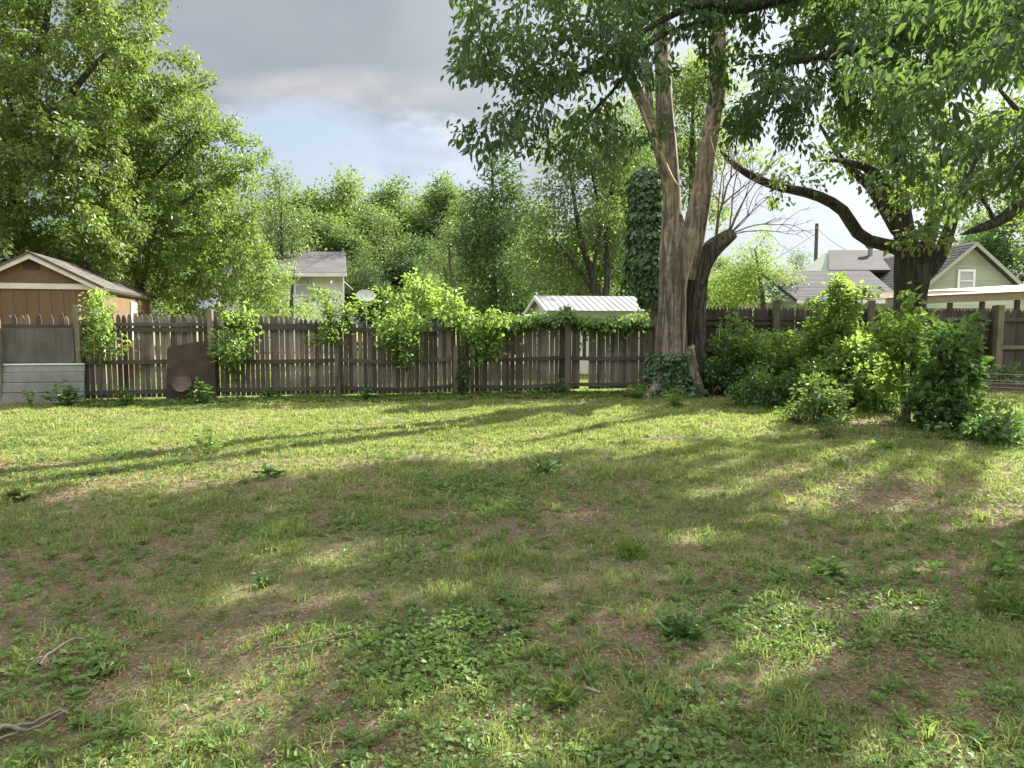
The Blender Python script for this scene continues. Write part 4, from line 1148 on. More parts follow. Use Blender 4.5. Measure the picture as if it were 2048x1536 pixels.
# --- tall trees on the left
YL = 24.0; s_ = YL / FPX
tree('tall_tree', 'tall yellow green tree filling the upper left corner behind the brown shed', 'tree', PX(30, YL),
     [L((40, 800, YL, .45), (35, 640, YL, .34), (30, 500, YL, .3), (40, 350, YL, .24), (60, 200, YL, .18), (90, 60, YL, .1), (110, -100, YL, .05)),
      L((30, 480, YL, .2), (-30, 360, YL - .5, .15), (-80, 250, YL - 1, .1)), L((38, 330, YL, .16), (110, 230, YL - 1, .12), (180, 140, YL - 1.3, .08), (240, 80, YL - 1.5, .04)),
      L((35, 300, YL, .12), (0, 110, YL - 1.5, .08), (-60, 60, YL - 2, .05)), L((60, 190, YL, .1), (140, 50, YL + .6, .06), (200, -30, YL + 1, .03))],
     [BL(60, 60, YL - 1, 150, 100, 2.6), BL(200, 110, YL - 1, 130, 100, 2.4), BL(270, 60, YL - 1, 60, 50, 1.2), BL(30, 250, YL - 1.5, 150, 130, 2.6), BL(300, 140, YL - 1, 55, 45, 1), BL(130, 300, YL - 1, 130, 120, 2.4), BL(0, 430, YL - 2, 110, 110, 2), BL(150, -60, YL, 170, 80, 2.5), BL(-80, 150, YL, 130, 200, 3),
      BL(200, 450, YL - 1, 120, 90, 2), BL(-30, 540, YL - 2.5, 60, 50, 1), BL(90, 520, YL - 1.5, 100, 60, 1.2), BL(190, 220, YL - 1, 90, 70, 1.6)],
     1500, .36, 8, .45, M['bark_grey'], M['lf_left'], 60, .14, .14, .55, 'quad', .3, .5, 101, .008, 2.6, cap=7000, clump=.5)
YL2 = 27.0
tree('spreading_tree', 'fresh green many stemmed tree leaning right beside the brown shed', 'tree', PX(300, YL2),
     [L((285, 800, YL2, .3), (283, 600, YL2, .2), (268, 480, YL2, .17), (275, 380, YL2, .13), (300, 280, YL2, .1), (330, 190, YL2, .05)),
      L((284, 590, YL2, .16), (300, 480, YL2 - .6, .12), (345, 420, YL2 - .8, .1), (400, 385, YL2 - 1, .06), (460, 345, YL2 - 1, .03)),
      L((284, 570, YL2, .14), (262, 420, YL2 + .4, .1), (235, 340, YL2 + .6, .06)), L((290, 530, YL2 - .3, .1), (330, 470, YL2 + .8, .08), (420, 470, YL2 + 1, .05), (500, 440, YL2 + 1, .03)),
      L((276, 385, YL2, .08), (340, 320, YL2 - 1, .06), (400, 260, YL2 - 1, .03))],
     [BL(330, 210, YL2, 100, 70, 2.2), BL(400, 290, YL2, 90, 80, 2.2), BL(300, 330, YL2 - 1, 90, 70, 2), BL(460, 330, YL2, 50, 50, 1.4), BL(450, 430, YL2, 90, 80, 2), BL(370, 440, YL2 - 1.2, 80, 60, 1.4), BL(250, 450, YL2 + .5, 80, 100, 1.8), BL(470, 520, YL2, 60, 70, 1.8), BL(380, 560, YL2, 110, 50, 1.8), BL(240, 250, YL2, 70, 80, 2), BL(490, 590, YL2, 50, 40, 1.2), BL(300, 540, YL2 - 1, 120, 50, 1.4), BL(420, 595, YL2, 110, 30, 1.2), BL(330, 600, YL2 - .5, 120, 30, 1.2), BL(210, 590, YL2 + 1, 80, 40, 1.2)],
     1450, .34, 8, .45, M['bark_grey'], M['lf_left2'], 52, .13, .14, .5, 'quad', .25, .5, 102, .007, 2.6, cap=7000, clump=.48)
YL3 = 30.0
tree('low_tree', 'light green low tree in front of the white house', 'tree', PX(585, YL3),
     [L((580, 800, YL3, .16), (582, 660, YL3, .1), (585, 580, YL3, .07), (590, 540, YL3, .03))],
     [BL(520, 590, YL3, 35, 35, 1.2), BL(590, 620, YL3, 60, 14, 1), BL(515, 600, YL3, 50, 35, 1), BL(540, 540, YL3, 22, 20, .6)], 210, .25, 6, .35, M['bark_grey'], M['lf_vine'], 40, .2, .11, .5, 'quad', .25, .5, 103, .006, 2.6)

# --- trees behind the fence in the middle
YM = 33.0
tree('slender_tree', 'dark green slender pointed tree above the pale metal roof', 'tree', PX(985, YM),
     [L((990, 800, YM, .25), (988, 600, YM, .18), (985, 450, YM, .12), (985, 310, YM, .03))],
     [BL(985, 350, YM, 22, 45, .8), BL(990, 430, YM, 50, 60, 1.4), BL(985, 520, YM, 70, 60, 1.6), BL(1010, 390, YM, 35, 40, 1), BL(1000, 590, YM, 70, 35, 1.5), BL(950, 470, YM, 30, 40, 1)], 420, .36, 8, .5, M['bark_grey'], M['lf_cool'], 60, .28, .17, .5, 'quad', .2, .6, 104, .008, 2.6, trop=(0, 0, .25), clump=.35)
YM2 = 29.0
tree('multi_stem_tree', 'green multi stemmed tree with leaning dark trunks behind the metal roof', 'tree', PX(1200, YM2),
     [L((1205, 800, YM2, .3), (1195, 600, YM2, .2), (1180, 540, YM2, .14), (1160, 470, YM2, .1), (1145, 380, YM2, .06), (1130, 300, YM2, .03)),
      L((1200, 640, YM2, .15), (1215, 560, YM2, .12), (1212, 470, YM2 + .5, .09), (1225, 370, YM2 + .5, .06), (1230, 280, YM2 + .6, .03)),
      L((1198, 610, YM2, .12), (1185, 560, YM2 - .4, .09), (1200, 440, YM2 - .6, .07), (1180, 330, YM2 - .6, .04)), L((1190, 590, YM2, .1), (1150, 530, YM2 - .5, .07), (1110, 480, YM2 - .6, .04))],
     [BL(1150, 330, YM2, 80, 80, 2.2), BL(1220, 300, YM2 + .5, 70, 90, 2), BL(1110, 430, YM2, 60, 70, 1.8), BL(1200, 430, YM2, 80, 60, 2), BL(1090, 530, YM2, 50, 60, 1.6), BL(1250, 500, YM2 + 1, 50, 60, 1.4), BL(1160, 540, YM2 + 1.5, 70, 50, 1.2), BL(1270, 240, YM2, 60, 70, 1.6)],
     800, .34, 8, .46, M['bark_dark'], M['lf_back'], 38, .26, .14, .55, 'quad', .3, .5, 105, .007, 2.4, clump=.4)
YM3 = 36.0
tree('bright_tree', 'bright green tall tree showing between the limbs of the dead tree', 'tree', PX(1380, YM3),
     [L((1380, 800, YM3, .35), (1382, 600, YM3, .28), (1385, 400, YM3, .2), (1385, 250, YM3, .1), (1390, 120, YM3, .03))],
     [BL(1390, 180, YM3, 60, 70, 2), BL(1370, 290, YM3, 80, 60, 2.2), BL(1400, 400, YM3, 60, 60, 1.6), BL(1300, 330, YM3, 60, 60, 1.8), BL(1290, 200, YM3, 50, 70, 1.6), BL(1360, 560, YM3, 60, 60, 1.6)], 480, .4, 9, .55, M['bark_grey'], M['lf_left2'], 50, .32, .18, .55, 'quad', .3, .5, 106, .009, 2.6, clump=.45)
tree('bush_tree', 'yellow green bushy tree between dead tree and green house', 'tree', PX(1500, 34),
     [L((1530, 800, 34, .2), (1528, 640, 34, .13), (1520, 560, 34, .08), (1510, 500, 34, .03))],
     [BL(1510, 520, 34, 45, 35, 1.2), BL(1480, 570, 34, 60, 40, 1.4), BL(1555, 560, 34, 50, 40, 1.2), BL(1530, 480, 34, 18, 35, .6), BL(1440, 590, 34, 40, 40, 1)], 330, .28, 7, .4, M['bark_grey'], M['lf_vine'], 40, .22, .12, .5, 'quad', .3, .5, 107, .006, 2.6)
YR = 30
tree('right_tree', 'dark tree with a heavy crooked limb entering from the right edge', 'tree', PX(2130, YR - 8),
     [L((2130, 800, 22, .4), (2120, 600, 22, .34), (2110, 460, 22, .28), (2120, 300, 22, .2), (2130, 150, 22, .1)),
      L((2112, 370, 22, .2), (2048, 402, 22, .19), (2010, 435, 22, .17), (1975, 452, 22, .14), (1945, 462, 22, .1), (1925, 468, 22, .03)),
      L((2120, 330, 22, .15), (2060, 250, 22, .1), (2000, 180, 22, .05)), L((1995, 440, 22, .07), (1965, 400, 22.4, .05), (1955, 350, 22.6, .03))],
     [BL(2060, 310, 22, 60, 50, 1.2), BL(1970, 380, 22.5, 50, 40, 1), BL(2030, 370, 23, 60, 30, 1), BL(2150, 420, 22, 70, 90, 2)], 420, .36, 8, .5, M['bark_dark'], M['lf_shade'], 45, .26, .14, .5, 'quad', .4, .4, 108, .008, 2.6)

# --- far trees: five kinds, copied
KINDS = []
gk = np.random.default_rng(55)
for kn, (nm, leaf, hgt, wd, form) in enumerate((('broad_tree', 'lf_back', 11, 4.2, 0), ('round_tree', 'lf_left2', 9.5, 4.0, 1), ('airy_tree', 'lf_pale', 9.5, 3.4, 2), ('upright_tree', 'lf_back', 12, 3.0, 3), ('dark_tree', 'lf_cool', 10.5, 3.8, 1))):
    bl = []
    for q in range(9):
        a = gk.random() * 6.28; f = gk.random()
        zc = hgt * (.3 + .6 * f); rr = wd * (.55 + .25 * gk.random()) * (1.05 - abs(f - .4)) * (.6 if form == 3 else 1)
        bl.append((math.cos(a) * rr * .75, math.sin(a) * rr * .75, zc, rr * .6, rr * .6, hgt * .13))
    bl.append((0, 0, hgt * .9, wd * .3, wd * .3, hgt * .12))
    lim = [[(0, 0, -.2, .28), (.1, 0, hgt * .25, .22), (-.1, .15, hgt * .5, .15), (0, 0, hgt * .75, .08), (0, 0, hgt * .92, .03)]]
    for q in range(3):
        a = q * 2.1 + gk.random(); lim.append([(0, 0, hgt * (.2 + .08 * q), .13), (math.cos(a) * wd * .4, math.sin(a) * wd * .4, hgt * (.45 + .08 * q), .07), (math.cos(a) * wd * .7, math.sin(a) * wd * .7, hgt * (.6 + .08 * q), .03)])
    if form == 2: t = tree(nm, '', 'tree', (0, 0, 0), lim, bl, 480, .38, 9, .55, M['bark_grey'], M[leaf], 52, .34, .16, .5, 'quad', .3, .5, 200 + kn, .009, 2.4)
    else: t = tree(nm, '', 'tree', (0, 0, 0), lim, bl, 620, .4, 9, .55, M['bark_grey'], M[leaf], 62, .38, .2, .6, 'quad', .3, .5, 200 + kn, .009, 2.6, clump=.45)
    KINDS.append([t, hgt, False])


def far_tree(kind, px, top, Y, wide, label, rot):
    root, hgt, used = KINDS[kind]
    z = P(px, top, Y)[2]; s = z / (hgt * 1.02); w = wide
    loc = PX(px, Y); 
    if not used:
        root.location = loc; root.scale = (s * w, s * w, s); root.rotation_euler = (0, 0, rot); root['label'] = label; root['group'] = 'trees of the far treeline'; KINDS[kind][2] = True
    else:
        copy_thing(root, loc, rot, (s * w, s * w, s), label, 'trees of the far treeline')


for a in (
    (2, 565, 330, 46, 1.0, 'airy pale tree just right of the fresh green leaning tree', .3),
    (0, 640, 420, 52, 1.1, 'broad green tree rising behind the white house roof', 1.2),
    (1, 690, 365, 60, 1.0, 'round topped tree right of the white house on the skyline', 2.2),
    (0, 780, 352, 64, 1.0, 'tallest broad tree in the middle of the skyline', 4.0),
    (4, 830, 470, 48, 1.1, 'dark tree low in the middle under the skyline', 1.9),
    (3, 890, 365, 62, 1.1, 'upright tree left of the slender pointed tree', 5.1),
    (2, 900, 440, 44, 1.1, 'airy greyish tree in the gap left of the slender tree', 3.4),
    (2, 770, 420, 48, 1.1, 'airy greyish tree in front of the tallest skyline tree', .9),
    (4, 748, 530, 44, .9, 'small dark tree touching the right end of the white house', 2.9),
    (0, 1060, 400, 50, 1.1, 'broad tree behind the pale metal roof at its left end', 2.5),
    (1, 1120, 480, 46, 1.2, 'round bright tree glimpsed through the multi stemmed trunks', .4),
    (4, 1290, 420, 52, 1.1, 'dark tree behind the ivy clad trunk', 3.3),
    (3, 1240, 330, 58, 1.1, 'upright tree behind the multi stemmed tree', 3.9),
    (1, 350, 330, 48, 1.1, 'round tree behind the stems of the leaning tree', .1),
    (4, 150, 330, 44, 1.3, 'dark tree directly behind the brown shed roof', 4.4),
    (2, 1590, 500, 64, 1.2, 'pale airy tree near the foot of the utility pole', 2.0),
    (1, 1450, 520, 58, 1.2, 'round tree low behind the dead tree stub', 5.9),
    (4, 2010, 400, 45, 1.2, 'dark tree behind the right slope of the green house roof', .7),
    (3, 1950, 430, 60, 1.0, 'upright dark tree beyond the green gable peak', 1.5),
    (1, 960, 560, 40, 1.3, 'low round tree under the slender pointed tree', 2.7),
    (4, 1030, 530, 38, 1.1, 'dark low tree left of the pale metal roof', .2),
    (0, 850, 545, 36, 1.2, 'low broad tree right of the satellite dish', 3.0),
    (1, 610, 395, 58, 1.3, 'round tree in the notch between the leaning tree and the white house roof', 1.0),
    (0, 735, 410, 56, 1.3, 'broad mid height tree filling the wall right of the white house', 2.3),
    (1, 840, 400, 66, 1.2, 'round tree on the skyline left of the upright tree', 3.6),
    (3, 945, 400, 54, 1.3, 'upright tree filling the wall just left of the slender tree', .8),
    (0, 1020, 440, 44, 1.2, 'broad green tree right behind the slender pointed tree', 4.9),
    (4, 1180, 420, 60, 1.4, 'dark broad tree deep behind the multi stemmed trunks', 2.0),
): far_tree(*a)


# ================================================================== SHRUBS, VINES, WEEDS
def shrub(name, label, cat, base, stems, blobs, natt, leaf, n_per, size, seed, width=.6, D=.12, spread=.07, tpl='leaf6', droop=.25, bark='bark_grey', tip=.004, kill=.16, group=None, out=.6):
    return tree(name, label, cat, base, stems, blobs, natt, D, 3.5, kill, M[bark], M[leaf], n_per, spread, size, width, tpl, droop, out, seed, tip, 2.6, group, (0, 0, .1), .05, .8, crown='foliage', trunk='stem', clump=.14, tilt=.5)


def simple_shrub(name, label, cat, px, py, top, hw, leaf, seed, n=120, size=.085, stems=3, low=.25, n_per=16, sr=.018, droop=.25, D=.12, lean=0):
    b = G(px, py); Y = b[1]; zt = P(px, top, Y)[2]; w = hw * 1.12 / FPX * Y; gs = np.random.default_rng(seed)
    st, bl = [], []
    for k in range(stems):
        ox = (gs.random() - .5) * w * .6; oy = (gs.random() - .5) * w * .5
        tx = lean * w + (gs.random() - .5) * w * 1.1
        st.append([(b[0] + ox, Y + oy, -.05, sr), (b[0] + ox + tx * .3, Y + oy, zt * .4, sr * .8), (b[0] + ox + tx * .6, Y + oy * 1.2, zt * .75, sr * .45)])
    n = int(n * 1.25)
    for k in range(stems * 2 + 2):
        hx, hy = (gs.random() - .5) * 2 * w * .8, (gs.random() - .5) * w * .7
        top_k = zt * (1.0 if k == 0 else .9 if k == 1 else .55 + .42 * gs.random()) * (1 - .25 * abs(hx) / w if k else 1)
        if k < 2: hx *= .35 + .3 * k
        m = 5
        for q in range(m):
            f = low + (1 - low) * (q + .5) / m; rr = w * (.30 + .14 * gs.random()) * (1.15 - .55 * f)
            bl.append((b[0] + lean * w * f + hx * (.45 + .55 * f), Y + hy, top_k * f, rr, rr, top_k * .12))
    for k in range(5):
        hx, hy = (gs.random() - .5) * 1.7 * w, (gs.random() - .5) * w * .6
        f = .85 + .3 * gs.random(); bl.append((b[0] + hx, Y + hy, zt * f * (1 - .2 * abs(hx) / w), w * .07, w * .07, zt * .1))
    return shrub(name, label, cat, b, st, bl, n, leaf, n_per, size, seed, droop=droop, D=D)


HG = 'shrubs along the wire fence'
simple_shrub('shrub', 'small dark shrub tight against the right side of the dead tree foot', 'shrub', 1436, 790, 712, 38, 'lf_weed', 301, 110, .09)
simple_shrub('shrub', 'leafy shrub before the tall fence next to the dead tree', 'shrub', 1482, 788, 655, 75, 'lf_shrub', 302, 300, .1)
simple_shrub('shrub', 'wide bright shrub whose top meets the first fence post right of the dead tree', 'shrub', 1555, 782, 640, 78, 'lf_vine', 303, 300, .1, 5)
simple_shrub('shrub', 'dense bright shrub left of the tall sapling', 'shrub', 1615, 790, 645, 78, 'lf_shrub', 304, 320, .1, 5)
simple_shrub('tall_sapling', 'tallest sapling standing above the shrubs before the grey roof', 'sapling', 1668, 800, 532, 58, 'lf_vine', 305, 420, .1, 3, .2, 16, .035)
simple_shrub('shrub', 'open shrub with thin bare stems right of the tall sapling', 'shrub', 1735, 812, 655, 84, 'lf_vine', 306, 260, .1, 6, .46, 16, .016)
simple_shrub('shrub', 'yellow green shrub on a stout straight stem before the shade tree trunk', 'shrub', 1812, 845, 622, 74, 'lf_shrub', 307, 380, .1, 3, .46, 16, .045)
simple_shrub('shrub', 'dense dark shrub at the end of the row beside the wire fence', 'shrub', 1882, 866, 645, 62, 'lf_weed', 308, 430, .1, 4, .16, 19, .022)
simple_shrub('shrub', 'rounded low dark bush in front of the tall sapling', 'shrub', 1632, 848, 776, 48, 'lf_back', 309, 170, .085, 4, .1, 19)
simple_shrub('shrub', 'sprawling leafy plant at the foot of the wide bright shrub', 'shrub', 1530, 812, 745, 85, 'lf_weed', 310, 170, .08, 5, .1, 16)
simple_shrub('shrub', 'trailing leafy plant under the wire fence at the right edge', 'shrub', 1975, 892, 848, 75, 'lf_weed', 311, 150, .08, 5, .1, 19)
simple_shrub('shrub', 'silvery tall weed against the tan post of the right board fence', 'shrub', 2012, 776, 728, 34, 'lf_pale', 312, 80, .09, 4, .1, 14)
simple_shrub('shrub', 'leafy shrub filling the row just behind the rounded low bush', 'shrub', 1700, 815, 668, 70, 'lf_shrub', 314, 260, .1, 4, .2, 16)
simple_shrub('shrub', 'tangled thin brush between open shrub and stout stem shrub', 'shrub', 1770, 826, 720, 45, 'lf_shrub', 313, 130, .085, 5, .2, 12, .012)
# saplings and vines on the back fence
def fence_plant(name, label, px, Y, top, bot, hw, leaf, seed, n, size=.09, cx=0, extra=()):
    b = PX(px, Y - .35); zt, zb = P(px, top, Y)[2], P(px, bot, Y)[2]; w = hw / FPX * Y
    st = [[(b[0], b[1], -.05, .02), (b[0] + cx * .4, b[1] + .05, zb, .016), (b[0] + cx, b[1] + .1, (zb + zt) / 2, .01)], [(b[0] + .1, b[1], -.05, .014), (b[0] + .2, b[1], zb, .01), (b[0] + w * .4, b[1], (zb + zt) / 2, .006)]]
    gs = np.random.default_rng(seed); bl = []
    for k in range(5):
        f = (k + .5) / 5; bl.append((b[0] + cx + (gs.random() - .5) * w, b[1] + (gs.random() - .3) * .35, zb + (zt - zb) * f, w * (.4 + .35 * math.sin(math.pi * f)), .3, (zt - zb) * .16))
    bl += list(extra)
    shrub(name, label, 'vine' if 'vine' in name else 'sapling', b, st, bl, int(n * .62), leaf, 11, size, seed, D=.1, spread=.075)


fence_plant('fence_vine', 'bright vine climbing the fence post between shed and metal siding', 195, 14.75, 598, 745, 42, 'lf_vine', 401, 210, .085)
fence_plant('fence_vine', 'bright vine spilling over the fence right of the brown board', 470, 15.5, 628, 745, 55, 'lf_vine', 402, 230, .09)
fence_plant('fence_sapling', 'leafy sapling poking above the fence before the white house', 660, 15.9, 585, 690, 60, 'lf_vine', 403, 230, .085)
fence_plant('fence_sapling', 'wide sapling leaning over the fence right of the satellite dish', 802, 16.1, 575, 720, 68, 'lf_shrub', 404, 330, .09, .1)
fence_plant('fence_sapling', 'drooping pale leaved sapling over the fence below the slender tree', 925, 16.4, 590, 700, 70, 'lf_vine', 405, 330, .095, .1)
fence_plant('fence_sapling', 'small arching sapling behind the wide sapling by the dish', 830, 18.5, 560, 640, 55, 'lf_vine', 406, 200, .1)
# vine mat along the top rail
gv = np.random.default_rng(9); n = 4200
pxv = 985 + 310 * gv.random(n); wv = .6 + .7 * fbm(pxv * .02, pxv * 0, 4, 3)
Yv = np.interp(pxv, [912, 1135, 1312], [16.4, 16.9, 17.3]) - .06
zc = 1.66 + .05 * np.sin(pxv * .03) + .14 * sstep(30, 0, np.abs(pxv - 1135)); r1, r2 = gv.normal(size=n) * .085 * wv, gv.normal(size=n) * .13
r1 = np.where(gv.random(n) < .12, -np.abs(gv.normal(size=n)) * .22, r1)
pos = np.stack([(pxv - 1024) / FPX * Yv, Yv + r2, zc + r1], -1)
V, F, per = leaf_arrays(pos, np.stack([gv.normal(size=n) * .5, -.35 + gv.normal(size=n) * .5, -.55 + .3 * gv.normal(size=n)], -1), np.stack([gv.normal(size=n) * .4, -.4 + 0 * pxv, 1 + 0 * pxv], -1), .085 * (.6 + .8 * gv.random(n)), .7, 'leaf6')
vm = thing('rail_vine', PX(1140, 16.8), 'thick green creeper lying along the fence top below the metal roof', 'vine')
obj('foliage', np_mesh('foliage', V, [F], np.repeat(gv.random(n) * .92, per)), M['lf_shrub'], vm)
MB().tube([P(q, 645 + 5 * math.sin(q * .07), np.interp(q, [912, 1135, 1312], [16.4, 16.9, 17.3]) - .05) for q in range(985, 1300, 12)], .012, 5).build('stem', M['bark_grey'], vm)


def weed(name, label, cat, px, py, h, r, leaf, seed, n=40, ln=.1, width=.35, tpl='leaf6', up_=.8, base=None, smin=.0):
    gs = np.random.default_rng(seed); b = G(px, py) if base is None else base; b = np.array(b); b[2] = float(ground_z(b[0], b[1]))
    k = max(3, n // 7); mb = MB(); P_, A_ = [], []
    for s in range(k):
        a = gs.random() * 6.28; q = gs.random() ** .6; tp = b + np.array([math.cos(a) * r * q, math.sin(a) * r * q, h * (1.1 - .5 * q) * (.6 + .5 * gs.random())])
        o0 = b + np.array([math.cos(a) * r * q * .35, math.sin(a) * r * q * .35, -.01]); md = (o0 + tp) / 2 + np.array([0, 0, h * .08])
        mb.tube([o0, md, tp], [.003, .0025, .0012], 4)
        for j in range(n // k):
            f = smin + (1 - smin) * gs.random(); c_ = o0 + (md - o0) * 2 * f if f < .5 else md + (tp - md) * (2 * f - 1)
            aa = gs.random() * 6.28; P_.append(c_); A_.append((math.cos(aa), math.sin(aa), up_ * (gs.random() - .2)))
    P_, A_ = np.array(P_), np.array(A_)
    V, F, per = leaf_arrays(P_, A_, nrm(UP + gs.normal(size=P_.shape) * .35), ln * (.55 + .7 * gs.random(len(P_))), width, tpl)
    t = thing(name, b, label, cat, 'weeds in the lawn')
    mb.build('stem', M['lf_weed'], t)
    obj('foliage', np_mesh('foliage', V, [F], np.repeat(gs.random(len(P_)) * .92, per)), M[leaf], t)
    return t


W_ = (
    ('tall_weed', 'tall leafy weed standing at the shadow edge in mid lawn', 1082, 950, .24, .2, 'lf_weed', 501, 130, .09, .3),
    ('weed', 'feathery weed clump in the sunny left part of the lawn', 418, 905, .3, .35, 'lf_left2', 502, 180, .08, .3),
    ('weed', 'small broad leaved weed in the sun below the feathery clump', 540, 960, .12, .14, 'lf_weed', 503, 50, .09, .45),
    ('weed', 'sunlit leafy weed near the left edge of the lawn', 30, 1000, .14, .18, 'lf_left2', 504, 70, .09, .4),
    ('weed', 'large leafy clump in the shaded lawn right of centre', 1365, 1290, .15, .15, 'lf_weed', 505, 120, .065, .4),
    ('weed', 'broad pointed leaves of a weed in the right shade', 1665, 1160, .13, .16, 'lf_shrub', 506, 60, .085, .4),
    ('weed', 'yellow green seedling at the right edge of the lawn', 2015, 1150, .2, .16, 'lf_vine', 507, 50, .085, .5),
    ('weed', 'bright leafy weed in the lower left foreground', 205, 1350, .1, .14, 'lf_left2', 508, 110, .05, .4),
    ('weed', 'flat leaved weed in bare soil at the bottom right', 1395, 1420, .1, .05, 'lf_weed', 509, 14, .06, .6),
    ('weed', 'short leafy weed left of the round ground cover patch', 530, 1170, .1, .08, 'lf_weed', 510, 40, .05, .4),
    ('weed', 'light green weed just below the silvery grass near the bushes', 1770, 905, .22, .16, 'lf_vine', 511, 50, .09, .4),
    ('fence_weed', 'leafy weed growing before the metal siding at its right end', 128, 812, .42, .36, 'lf_weed', 512, 110, .11, .45),
    ('fence_weed', 'thin pale weed before the middle of the metal siding', 60, 812, .36, .1, 'lf_shrub', 513, 30, .09, .45),
    ('fence_weed', 'upright weed at the fence foot left of the brown board', 253, 809, .36, .2, 'lf_weed', 514, 60, .1, .4),
    ('fence_weed', 'leafy weed right of the rusty bowl below the fence post', 402, 808, .42, .25, 'lf_weed', 515, 90, .1, .45),
    ('fence_weed', 'low weed at the fence foot below the vine right of the post', 540, 797, .26, .3, 'lf_weed', 516, 70, .09, .45),
    ('fence_weed', 'low weed at the fence foot below the wide sapling', 735, 795, .25, .3, 'lf_weed', 517, 60, .09, .45),
    ('fence_weed', 'dark weed climbing the fence below the drooping sapling', 925, 790, .9, .25, 'lf_weed', 518, 110, .1, .45),
    ('fence_weed', 'weed at the foot of the tall fence post under the creeper', 1120, 786, .3, .3, 'lf_weed', 519, 70, .09, .45),
    ('fence_weed', 'bright weed patch at the left root of the dead tree', 1275, 792, .3, .3, 'lf_vine', 520, 90, .09, .45),
    ('grass_tuft', 'bright fresh grass tuft growing before the dead tree', 1352, 810, .34, .22, 'lf_vine', 521, 150, .16, .09),
    ('grass_tuft', 'light grass tuft in the shade right of centre', 1255, 1125, .1, .12, 'lf_vine', 522, 160, .09, .07),
    ('grass_tuft', 'pale grass tuft at the lower edge of the picture', 1120, 1420, .09, .09, 'lf_left2', 523, 150, .07, .07),
    ('grass_tuft', 'long bladed grass tuft at the right edge below the seedling', 2010, 1235, .16, .14, 'lf_left2', 524, 150, .12, .06),
    ('silvery_grass', 'tall silvery dry grass in front of the rounded low bush', 1660, 880, .34, .25, 'lf_pale', 525, 100, .15, .08),
    ('silvery_grass', 'short silvery grass below the trailing plant under the shrubs', 1580, 835, .28, .18, 'lf_pale', 526, 70, .13, .08),
)
for (nm, lab, px, py, h, r, lf_, sd, n, ln, wd) in W_:
    if nm == 'fence_weed': h, n, ln, py = h * 1.15, int(n * 1.8), ln * 1.15, py + 3
    grassy = 'grass' in nm
    weed(nm, lab, 'grass tuft' if grassy else 'weed', px, py, h, r, lf_, sd, n, ln, wd, 'quad' if grassy else 'leaf6', 2.2 if grassy else .8)

# fallen sticks
gs = np.random.default_rng(77)
for lab, pts, rad in (
    ('forked grey fallen branch in the bottom left corner', [(-30, 1488), (60, 1470), (120, 1440), (140, 1452)], .008),
    ('pale dry branch lying just below the forked grey one', [(-40, 1515), (40, 1488), (100, 1462), (150, 1430)], .006),
    ('reddish bark piece lying at the left edge of the foreground', [(-30, 1500), (15, 1478), (50, 1490)], .014),
    ('crooked dark stick in the left foreground shade', [(80, 1352), (100, 1325), (140, 1302), (170, 1294)], .008),
    ('long thin twig on bare soil left of the ground cover patch', [(545, 1320), (640, 1300), (720, 1278), (760, 1272)], .004),
    ('short stub of wood in the foreground right of centre', [(1170, 1405), (1200, 1420)], .009),
    ('straight pale twig in the right foreground', [(1745, 1190), (1775, 1222)], .005),
    ('thin diagonal twig below the shaded clump', [(1150, 1345), (1180, 1392)], .004),
):
    p = np.array([G(*q) + np.array([0, 0, .035 + rad]) for q in pts]); p[:, 2] += ground_z(p[:, 0], p[:, 1])
    q = resample(np.column_stack([p, np.linspace(rad, rad * .55, len(p))]), .04)
    q[:, :3] += gs.normal(size=(len(q), 3)) * .003
    mb = MB(); mb.tube(q[:, :3], q[:, 3], 7, .5, .2, 3, True)
    tag(mb.build('fallen_stick', M['stick'], None, q[0, :3], smooth=True), lab, 'stick')

# ================================================================== LIGHT, SKY, CAMERA
w = bpy.data.worlds.new('World'); sc.world = w; w.use_nodes = True
nt = w.node_tree; nt.nodes.clear()
sky = N(nt, 'ShaderNodeTexSky', sky_type='NISHITA'); sky.sun_disc = False
sky.sun_elevation = R(SUN_EL); sky.sun_rotation = R(SUN_AZ); sky.air_density = 1.2; sky.dust_density = 2.0
tc = N(nt, 'ShaderNodeTexCoord'); D_ = tc.outputs['Generated']
sep = N(nt, 'ShaderNodeSeparateXYZ'); nt.links.new(D_, sep.inputs[0])
mz = N(nt, 'ShaderNodeMath', operation='MAXIMUM'); nt.links.new(sep.outputs[2], mz.inputs[0]); mz.inputs[1].default_value = 0
az = N(nt, 'ShaderNodeMath', operation='ADD'); nt.links.new(mz.outputs[0], az.inputs[0]); az.inputs[1].default_value = .16
dv = N(nt, 'ShaderNodeVectorMath', operation='DIVIDE'); cx = N(nt, 'ShaderNodeCombineXYZ')
for q in range(3): nt.links.new(az.outputs[0], cx.inputs[q])
nt.links.new(D_, dv.inputs[0]); nt.links.new(cx.outputs[0], dv.inputs[1])
cl1 = noise(nt, dv.outputs[0], 1.5, 9, .55, .3); cl2 = noise(nt, dv.outputs[0], .7, 5, .5, .2)


def ddot(vec, lo, hi, a, b):
    vm = N(nt, 'ShaderNodeVectorMath', operation='DOT_PRODUCT'); nt.links.new(D_, vm.inputs[0]); vm.inputs[1].default_value = nrm(np.array(vec))
    return maprange(nt, vm.outputs['Value'], lo, hi, a, b)


def mth(op, a, b):
    n = N(nt, 'ShaderNodeMath', operation=op)
    for s, v in ((n.inputs[0], a), (n.inputs[1], b)):
        if isinstance(v, bpy.types.NodeSocket): nt.links.new(v, s)
        else: s.default_value = v
    return n.outputs[0]


